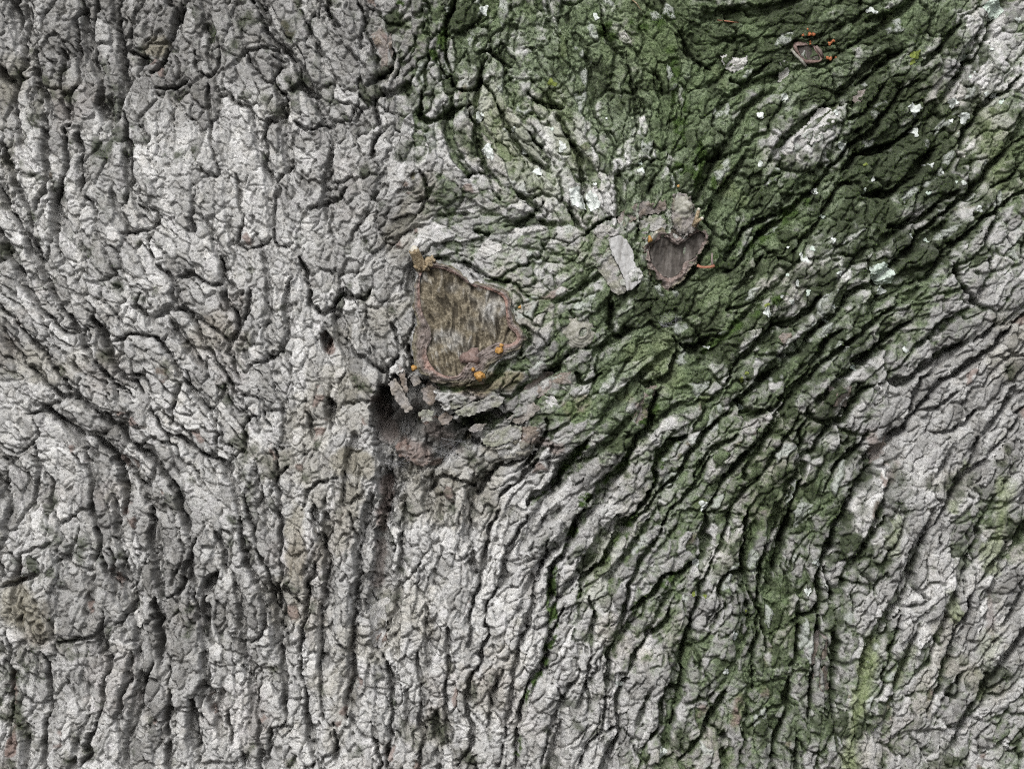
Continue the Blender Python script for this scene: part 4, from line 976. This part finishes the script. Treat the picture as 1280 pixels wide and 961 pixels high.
FL = [(Z(620, 370, .15625, [(190, 790), (230, 730), (300, 650), (370, 600), (420, 600), (500, 620), (600, 600), (628, 660), (590, 700), (520, 705), (450, 730), (400, 790), (330, 810), (260, 835)]), M_FLAKE, 4, (.05, -.10), 2, .4, 1, 'smooth brown flake of bark below the ringed knot'),
 (Z(700, 220, .187, [(380, 290), (420, 230), (500, 200), (560, 165), (640, 185), (705, 160), (712, 230), (640, 250), (565, 262), (500, 300), (420, 330), (395, 320)]), M_FLAKE, 6, (0, -.1), 2, .7, 31, 'torn pinkish bark above the small heart shaped scar'),
 (Z(700, 220, .187, [(540, 300), (600, 270), (690, 280), (720, 330), (690, 380), (620, 370), (560, 390), (530, 350)]), M_KNOT, 5, (0, -.1), 2, .8, 32, None),
 (Z(620, 370, .15625, [(390, 800), (460, 800), (500, 840), (490, 880), (440, 890), (400, 850)]), M_GFLAKE, 3, (0, 0), 2, .3, 2, None),
 (Z(480, 290, .208, [(572, 110), (590, 70), (640, 28), (655, 65), (705, 75), (705, 110), (660, 135), (610, 158), (585, 140)]), M_GFLAKE, 4, (.05, .05), 1.5, .2, 3, 'pale grey flake of bark above the large scar'),
 (Z(425, 0, S, [(110, 130), (150, 105), (165, 150), (190, 125), (195, 200), (185, 250), (160, 245), (140, 190)]), M_FLAKE, 4, (0, .05), 2, .4, 4, None),
 (Z(850, 0, S, [(155, 205), (190, 195), (215, 215), (270, 200), (240, 255), (195, 265), (170, 240)]), M_GFLAKE, 4, (0, -.05), 2, .6, 5, 'pale ragged bark flake left of the old branch scar'),
 (Z(850, 0, S, [(375, 225), (400, 220), (415, 260), (400, 315), (370, 300), (380, 260)]), M_GFLAKE, 4, (.1, -.05), 2, .5, 6, None),
 (Z(850, 0, S, [(640, 350), (690, 330), (690, 355), (665, 390), (645, 375)]), M_FLAKE, 3, (0, -.1), 2, .3, 7, None),
 (Z(850, 0, S, [(430, 500), (480, 460), (520, 400), (560, 400), (580, 450), (560, 500), (500, 535), (450, 525)]), M_GFLAKE, 2.5, (.02, -.05), 2, .9, 8, None),
 (Z(425, 320, S, [(1090, 600), (1110, 540), (1140, 490), (1190, 480), (1160, 540), (1140, 600), (1110, 650), (1090, 640)]), M_FLAKE, 3, (.08, 0), 2, .6, 9, None),
 (Z(425, 320, S, [(640, 650), (700, 630), (750, 640), (740, 690), (700, 700), (680, 665)]), M_FLAKE, 3, (.1, 0), 2, .4, 10, None),
 (Z(850, 640, S, [(490, 470), (530, 440), (555, 470), (555, 540), (520, 560), (480, 575), (490, 520)]), M_FLAKE, 5, (.05, .06), 2, .5, 11, 'curled pinkish flake of bark low on the right'),
 (Z(850, 640, S, [(500, 600), (555, 570), (565, 660), (540, 690), (505, 655)]), M_FLAKE, 2, (.05, .04), 2, .4, 12, None),
 (Z(425, 640, S, [(90, 370), (140, 330), (190, 320), (185, 380), (165, 430), (160, 510), (120, 505), (95, 450)]), M_GFLAKE, -3, (.0, .0), 2, .6, 13, None),
 (Z(425, 320, S, [(570, 690), (640, 670), (700, 690), (740, 720), (690, 750), (620, 770), (590, 740)]), M_GFLAKE, 5, (-.05, -.15), 2, .9, 16, None),
 (Z(850, 320, S, [(550, 480), (590, 500), (640, 480), (625, 560), (570, 560)]), M_FLAKE, 2, (0, 0), 2, .4, 17, None),
 (Z(850, 320, S, [(730, 620), (780, 640), (775, 720), (740, 790), (715, 770), (730, 700)]), M_FLAKE, 3, (.05, 0), 2, .5, 18, None),
 (Z(850, 320, S, [(365, 300), (410, 260), (425, 300), (390, 335)]), M_FLAKE, 2, (0, 0), 2, .3, 19, None),
 (Z(0, 640, S, [(490, 370), (530, 345), (545, 380), (510, 430), (480, 420)]), M_GFLAKE, 5, (.1, .1), 2, .4, 20, None),
 (Z(0, 640, S, [(715, 280), (760, 290), (785, 270), (770, 310), (730, 320)]), M_GFLAKE, 5, (0, .1), 2, .4, 21, None),
 (Z(425, 640, S, [(120, 790), (165, 780), (165, 830), (140, 850), (115, 830)]), M_GFLAKE, 4, (.1, 0), 2, .3, 22, None)]
for poly, m_, lift, tilt, t_, wb, sd_, lb in FL:
    flake(poly, m_, lift, tilt, t_, wb, sd_, lb)
# torn shards of bark across and inside the hollow
SH = [(Z(430, 430, .2344, [(585, 365), (640, 330), (720, 300), (800, 270), (860, 285), (830, 330), (760, 350), (700, 375), (640, 385)]), M_KNOT, 14, (.08, -.25), 'curved strip of bark over the hollow'),
 (Z(430, 430, .2344, [(515, 320), (580, 310), (680, 305), (640, 330), (570, 350), (525, 345)]), M_KNOT, 12, (0, -.2), None),
 (Z(430, 430, .2344, [(240, 210), (275, 185), (310, 230), (340, 290), (370, 350), (330, 365), (295, 320), (260, 270)]), M_GFLAKE, 8, (-.1, .05), 'broken shard of bark standing in the hollow'),
 (Z(430, 430, .2344, [(290, 110), (320, 130), (335, 200), (345, 260), (318, 250), (300, 180)]), M_FLAKE, 9, (0, 0), None),
 (Z(430, 430, .2344, [(415, 240), (470, 215), (515, 250), (500, 300), (460, 330), (425, 300)]), M_FLAKE, 6, (0, -.1), None),
 (Z(430, 430, .2344, [(395, 370), (440, 345), (480, 360), (470, 410), (420, 415)]), M_KNOT, 4, (0, -.1), None),
 (Z(430, 430, .2344, [(500, 390), (545, 360), (580, 385), (560, 430), (515, 425)]), M_FLAKE, 3, (0, 0), None),
 (Z(430, 430, .2344, [(350, 170), (400, 170), (415, 205), (370, 225)]), M_GFLAKE, 9, (0, 0), None),
 (Z(430, 430, .2344, [(740, 500), (800, 460), (880, 430), (950, 440), (940, 500), (860, 530), (790, 550), (745, 535)]), M_KNOT, 9, (0, -.1), None),
 (Z(430, 430, .2344, [(660, 455), (690, 430), (760, 420), (730, 460), (690, 475)]), M_GFLAKE, 9, (0, -.1), None),
 (Z(430, 430, .2344, [(870, 400), (940, 340), (1010, 310), (1050, 340), (1000, 390), (930, 430)]), M_GFLAKE, 12, (.05, -.1), None)]
for k, (poly, m_, lv, tilt, lb) in enumerate(SH):
    flake(poly, M_SHARD if m_ is M_GFLAKE else m_, 2, tilt, 3, .45, 50 + k, lb, base=float(lv))

# --- rotten wood inside the hollow
for poly, lift, sd_ in [([(492,555),(505,550),(515,562),(530,570),(538,578),(524,583),(508,576),(495,568)], 5, 1), ([(488,480),(496,474),(503,488),(510,502),(514,514),(504,512),(496,500)], 7, 2), ([(530,478),(542,474),(550,488),(545,500),(534,496)], 6, 3), ([(520,518),(536,514),(552,522),(545,532),(527,530)], 4, 4)]:
    c = np.array(poly, float).mean(0); hb = hs_at(*c)
    patch('rotten_wood', psdf(poly, 1.3, sd_), bbox(poly), lambda u, v, s, hb=hb, lift=lift: .5 * hb + .5 * bil(H_soft, u, v) + lift - 2.0 * np.exp(s / 2) + 2.0 * bil(n6, u, v) + 1.3 * bil(w3[1], u, v) + 1.2 * b_off[BI[np.clip(v - V0, 0, NV - 1).astype(int), np.clip(u - U0, 0, NU - 1).astype(int)]], M_BARK, trunk, 0.9, 14, bark=(0, .9 if sd_ in (1, 4) else .6, .25, .25))

# ------------------------------------------------------------------ things that sit on the trunk
def lichen(u, v, ru, rv, label, material=None, group=None, seed=0, poly=None, name='lichen_patch', cat='lichen'):
    rs = np.random.default_rng(seed + 100)
    if poly is None:
        k = 18; a = np.arange(k) / k * 2 * math.pi
        rr = 1 + .22 * np.sin(2 * a + rs.uniform(0, 6)) * rs.uniform(.3, 1) + .2 * np.sin(3 * a + rs.uniform(0, 6)) + .12 * rs.standard_normal(k)
        poly = [(u + ru * r * math.cos(t), v + rv * r * math.sin(t)) for r, t in zip(rr, a)]
    hb_ = blur_small
    o = patch(name, psdf(poly, .7, seed), bbox(poly), lambda uu, vv, s: np.maximum(bil(H, uu, vv), bil(hb_, uu, vv) + .6) + 1.0 + .5 * (1 - np.exp(s / 1.5)) + .45 * bil(w3[0], uu, vv) + .3 * bil(n6, uu, vv), material or M_LICHEN, None, 0.85, 3.5)
    if o: tag(o, label, cat, group)
    return o
blur_small = blur(H, 2.6)
PAIR_L = Z(700, 220, .187, [(60, 90), (100, 72), (138, 70), (138, 110), (160, 150), (176, 228), (120, 212), (82, 200), (64, 140)])
PAIR_R = Z(700, 220, .187, [(182, 108), (205, 98), (250, 138), (268, 185), (258, 218), (205, 236), (188, 205), (168, 150)])
lichen(0, 0, 0, 0, 'large white lichen crust, left half of the pair above the bare wood splinter', seed=1, poly=PAIR_L)
lichen(0, 0, 0, 0, 'large white lichen crust, right half of the pair above the bare wood splinter', seed=2, poly=PAIR_R)
BIGG = Z(850, 0, S, [(1130, 25), (1150, 0), (1200, -10), (1212, 35), (1190, 60), (1170, 72), (1150, 50)])
lichen(0, 0, 0, 0, 'large pale green lichen patch at the top right edge of the trunk', M_LICHENG, seed=3, poly=BIGG)
BUTT = Z(850, 0, S, [(855, 395), (870, 380), (885, 390), (900, 385), (912, 400), (895, 415), (885, 437), (872, 420)])
lichen(0, 0, 0, 0, 'bright white two lobed lichen on the darkest moss at upper right', seed=4, poly=BUTT)
LL = [(1150,163,5,5,'round white lichen spot just below the two lobed white lichen'),(1055,182,6,5.5,'white lichen spot below the pale bark patch in the upper right moss'),
 (950,144,4,5,'small white lichen spot alone on bright moss left of the pale bark patch'),(981,121,5,4.5,'small white lichen spot under the pale flake below the branch scar'),(1193,128,6,5.5,'white lichen spot beside the grey fissured ridge at upper right'),
 (1207,147,7,7,'greyish white lichen patch on the ridge at upper right'),(1090,13,6,4,'white lichen speck near the top edge right of the branch scar'),(605,13,5.5,6,'white lichen spot near the top edge on grey green bark'),
 (745,22,4,4,'tiny white lichen spot near the top edge amid green moss'),(610,189,7.5,9,'white lichen patch at the edge of the pale ridge above the large scar'),(703,183,5,6,'pale lichen spot on the right one of the two pale ridges'),
 (672,214,6,4.5,'narrow white lichen spot between the two pale ridges'),(599,145,5.5,6,'pale lichen patch at the top of the left pale ridge'),(1103,363,6.5,5,'white lichen patch beside a dark furrow at mid right'),
 (958,390,5.5,5.5,'white lichen spot at the lower end of the pale scaled ridge'),(880,632,6.5,6,'round white lichen disc on the bark below centre right'),(1131,437,3.5,4,'tiny white lichen spot in the mossy furrow at right'),
 (870,703,3.8,6,'white lichen speck at the lower middle right'),(918,793,3.5,4.5,'white lichen speck on green bark low right of centre'),(907,838,3.5,4,'lowest white lichen speck on the green ridges'),
 (828,940,4.5,7,'white lichen sliver close to the bottom edge'),(1012,740,5,4,'greyish lichen spot in the dark band at lower right'),(1025,704,5,6,'pale lichen spot above the dark band at lower right'),
 (775,855,6,3,'white edged lichen sliver in the lower middle'),(1045,141,3,3,'faint lichen speck beside the pale bark patch')]
for k, (u, v, a, b_, lb) in enumerate(LL):
    lichen(u, v, a, b_, lb, seed=10 + k)
rl = np.random.default_rng(31)
SM = [(1212,70),(1222,90),(1190,150),(1200,168),(1235,118),(1248,120),(1252,128),(1165,205),(1180,215),(1195,226),(1232,205),(1178,265),(1160,240),(1205,230),(1225,262),(1215,95),(1240,60),(1272,25),(985,345),(998,352),(978,372),(1010,366),(990,378),(1000,318),(1016,312),(1040,300),(1050,340),(1030,270),(1005,325),(986,311),(1160,300),(1140,295),(990,378),(1072,458),(1048,430),(1044,383),(1038,400),(1020,240),(950,205),(1086,238),(1093,222),(745,228),(690,160),(655,190),(640,160),(800,205),(760,150),(802,212),(930,510),(884,435)]
def speck_words(u, v):
    if u < 830: return 'tiny whitish lichen speck on the pale ridges above the centre', 'lichen specks on the pale ridges'
    if v > 420: return 'tiny whitish lichen speck on the green ridges at middle right', 'lichen specks on the middle right ridges'
    if u > 1140 and v < 185: return 'tiny whitish lichen speck along the pale ridge at the upper right', 'lichen specks on the upper right ridge'
    if u > 1140: return 'tiny whitish lichen speck in the moss below the upper right ridge', 'lichen specks below the upper right ridge'
    if v > 290: return 'tiny whitish lichen speck on the scaly ridge right of the small scar', 'lichen specks right of the small scar'
    return 'tiny whitish lichen speck in dark moss above the scaly ridge', 'lichen specks in the dark moss'
for k, (u, v) in enumerate(SM):
    lb, gr = speck_words(u, v)
    big = rl.uniform(1.3, 3.4)
    lichen(u + rl.uniform(-2, 2), v + rl.uniform(-2, 2), big * rl.uniform(.8, 1.3), big * rl.uniform(.8, 1.3), lb, M_LICHEN if k % 3 else M_LICHENG, gr, seed=60 + k, name='lichen_speck')
lichen(0, 0, 0, 0, 'pale grey green lichen covered bark ridge at right', M_LICHENG, seed=7, poly=Z(850, 320, S, [(710, 40), (760, 20), (800, 60), (790, 100), (740, 105), (715, 80)]))
for k, (u, v, r) in enumerate([(1143, 70, 5), (1141, 78, 3), (1147, 66, 3), (690, 104, 4.5), (933, 764, 2), (867, 742, 3), (927, 474, 3), (932, 466, 2), (1085, 205, 2), (880, 744, 2), (1040, 243, 2.5), (958, 382, 3)]):
    lichen(u, v, r, r, 'bright yellow green lichen speck on the mossy bark' if k > 2 else 'bright yellow green lichen cluster on dark moss at upper right', M_YELLOW, 'yellow green lichen specks' if k > 2 else 'yellow green lichen cluster', seed=130 + k, name='yellow_lichen')

# orange fungus beads beside the old scar
FB = [('cluster of orange fungus beads above the old branch scar', [(1008.5, 37.5, 1.5), (1003, 45, 2), (1011, 44, 3.2), (1016.5, 43.5, 2.4), (1013.5, 52, 1.9), (1012.5, 55.5, 1.5)]),
      ('pair of orange fungus beads right of the old branch scar', [(1037, 55, 2.6), (1041.5, 51.5, 2.4), (1039.5, 53, 2)]),
      ('orange fungus beads at lower right of the old branch scar', [(1034.5, 72.5, 2.2), (1038, 73.5, 2.7), (1046, 72, 2)])]
for lb, bs in FB:
    root = empty('orange_fungus'); tag(root, lb, 'fungus', 'orange fungus beads')
    for k, (u, v, r) in enumerate(bs):
        bead('fungus_bead', u, v, hs_at(u, v) + 3.0 + r * .5, r * .82, M_FUNGUS, root, int(u * 7 + v), .45)
bead('x', 0, 0, 0, 1, M_FUNGUS, None).name = 'tmp'
bpy.data.objects.remove(bpy.data.objects['tmp'])

# red stalk caught beside the small scar
h0 = hs_at(880, 335)
tw = empty('fallen_stalk'); tag(tw, 'short reddish stalk caught in the moss right of the small scar', 'stalk')
tube('stem', [(869.5, 332.5, h0 + 9), (874, 334.5, h0 + 9), (880, 335, h0 + 9), (886, 334.5, h0 + 9), (891, 333, h0 + 8)], [2.1, 1.7, 1.6, 1.8, 2.3], M_REDTWIG, tw, 8, .1)
tube('side_stem', [(889, 334, h0 + 8), (888, 326, h0 + 7), (888.5, 317, h0 + 6)], [1.6, 1.3, 1.0], M_FLAKE, tw, 7, .1)
# thin dry needle near the top
h1 = hs_at(800, 6)
tag(tube('dry_twig', [(789, 0, h1 + 5), (795, 5, h1 + 6), (801, 14, h1 + 5)], [.9, .9, .7], M_STUB, None, 6), 'thin dry twig lodged in the moss near the top edge', 'twig')
h1 = hs_at(917, 60)
tag(tube('dry_twig', [(899, 23, hs_at(899, 23) + 3), (912, 26, hs_at(912, 26) + 4), (925, 27, hs_at(925, 27) + 3)], [.8, .9, .7], M_REDTWIG, None, 6), 'reddish dry twig lying on the moss near the top edge', 'twig')

# cobwebs
def cobweb(poly, n, seed, label, lift):
    rs = np.random.default_rng(seed)
    p = smooth_closed(poly, 60)
    V, Q = [], []
    hub = p.mean(0)
    hp = np.array([max(hs_at(x, y), hs_at(*hub)) for x, y in p])
    for k in range(n):
        i = rs.integers(len(p)); j = (i + rs.integers(len(p) // 5, len(p) // 2)) % len(p)
        a, b_ = p[i] + rs.normal(0, 1, 2), p[j] + rs.normal(0, 1, 2)
        ts = np.linspace(0, 1, 6)
        uu = a[0] + (b_[0] - a[0]) * ts; vv = a[1] + (b_[1] - a[1]) * ts + 3.5 * ts * (1 - ts) * rs.uniform(0, 2)
        hh_ = hp[i] * (1 - ts) + hp[j] * ts + lift - 5 * ts * (1 - ts) * rs.uniform(0, 2)
        P = world_pos(uu, vv, hh_)
        r = rs.uniform(.08, .18) * PX
        d = P[-1] - P[0]; d /= np.linalg.norm(d) + 1e-9
        s_ = np.cross(d, [0, -1, 0]); s_ /= np.linalg.norm(s_) + 1e-9; t_ = np.cross(s_, d)
        base = len(V)
        for q_ in P:
            for a_ in (0, 2.094, 4.189): V.append(q_ + r * (math.cos(a_) * s_ + math.sin(a_) * t_))
        for m in range(5):
            for c in range(3):
                Q.append((base + m * 3 + c, base + m * 3 + (c + 1) % 3, base + m * 3 + 3 + (c + 1) % 3, base + m * 3 + 3 + c))
    root = empty('cobweb'); tag(root, label, 'cobweb')
    add('threads', mesh_from('threads', np.array(V), Q, M_WEB), root)
    hm = float(np.median(hp)); pl = [tuple(q_) for q_ in p]
    pu, pv = np.meshgrid(np.arange(p[:, 0].min(), p[:, 0].max() + 1.5, 1.5), np.arange(p[:, 1].min(), p[:, 1].max() + 1.5, 1.5))
    sdv = poly_sdf(pl, pu, pv)
    ids = np.arange(pu.size).reshape(pu.shape)
    q4 = np.stack([ids[:-1, :-1], ids[1:, :-1], ids[1:, 1:], ids[:-1, 1:]], -1)[sdv[:-1, :-1] < -.5]
    us_, inv_ = np.unique(q4, return_inverse=True)
    P_ = world_pos(pu, pv, hm + lift - .45 * np.maximum(-sdv, 0) + .6 * bil(n6, pu, pv)).reshape(-1, 3)[us_]
    add('sheet', mesh_from('sheet', P_, inv_.reshape(-1, 4), M_SHEET), root)
cobweb([(482, 556), (505, 568), (512, 577), (495, 585), (483, 588), (477, 575)], 16, 1, 'grey cobweb funnel at the lower left of the hollow', 3)
cobweb([(540, 556), (565, 545), (590, 560), (600, 580), (575, 582), (552, 574)], 12, 2, 'thin cobweb over the lower right of the hollow', 2)
cobweb([(500, 525), (515, 520), (522, 545), (508, 552), (498, 540)], 8, 3, 'wispy cobweb inside the dark hollow', 2)
cobweb([(455, 755), (470, 748), (484, 752), (481, 780), (474, 806), (462, 800)], 14, 4, 'grey cobweb at the foot of the furrow below the hollow', 2)
cobweb([(824, 398), (838, 390), (852, 398), (846, 408), (828, 408)], 10, 5, 'small dusty cobweb in the dark gap below the small scar', 2)

# moss cushions: blades rooted where moss grows
prob = (lush * .8 + .30 * moss * sstep(.45, 1, MF) + .12 * dark) * (UU > -10) * (UU < 1290) * (VV > -10) * (VV < 971) * (pr_ > 2)
cand = np.random.default_rng(12)
NT = 110000
w_ = prob.ravel().astype(np.float64); w_ /= w_.sum()
pick = cand.choice(w_.size, NT, p=w_)
mu = (pick % NU) + U0 + cand.uniform(-.5, .5, NT); mv = (pick // NU) + V0 + cand.uniform(-.5, .5, NT)
mh = bil(H, mu, mv)
sz = cand.uniform(.7, 1.8, NT)
an = cand.uniform(0, 6.283, NT); le = cand.uniform(.4, 1.3, NT)
p0 = world_pos(mu + .35 * sz * np.cos(an + 1.57), mv + .35 * sz * np.sin(an + 1.57), mh - .4)
p1 = world_pos(mu - .35 * sz * np.cos(an + 1.57), mv - .35 * sz * np.sin(an + 1.57), mh - .4)
p2 = world_pos(mu + le * sz * np.cos(an), mv + le * sz * np.sin(an), mh + sz * cand.uniform(.5, 1.2, NT))
tri = np.arange(NT * 3, dtype=np.int32).reshape(-1, 3)
me = mesh_from('moss', np.stack([p0, p1, p2], 1).reshape(-1, 3), tri, M_MOSSB, smooth=False)
tag(add('moss', me), 'green moss growing in the furrows of the mossy right half', 'moss', None, 'stuff')
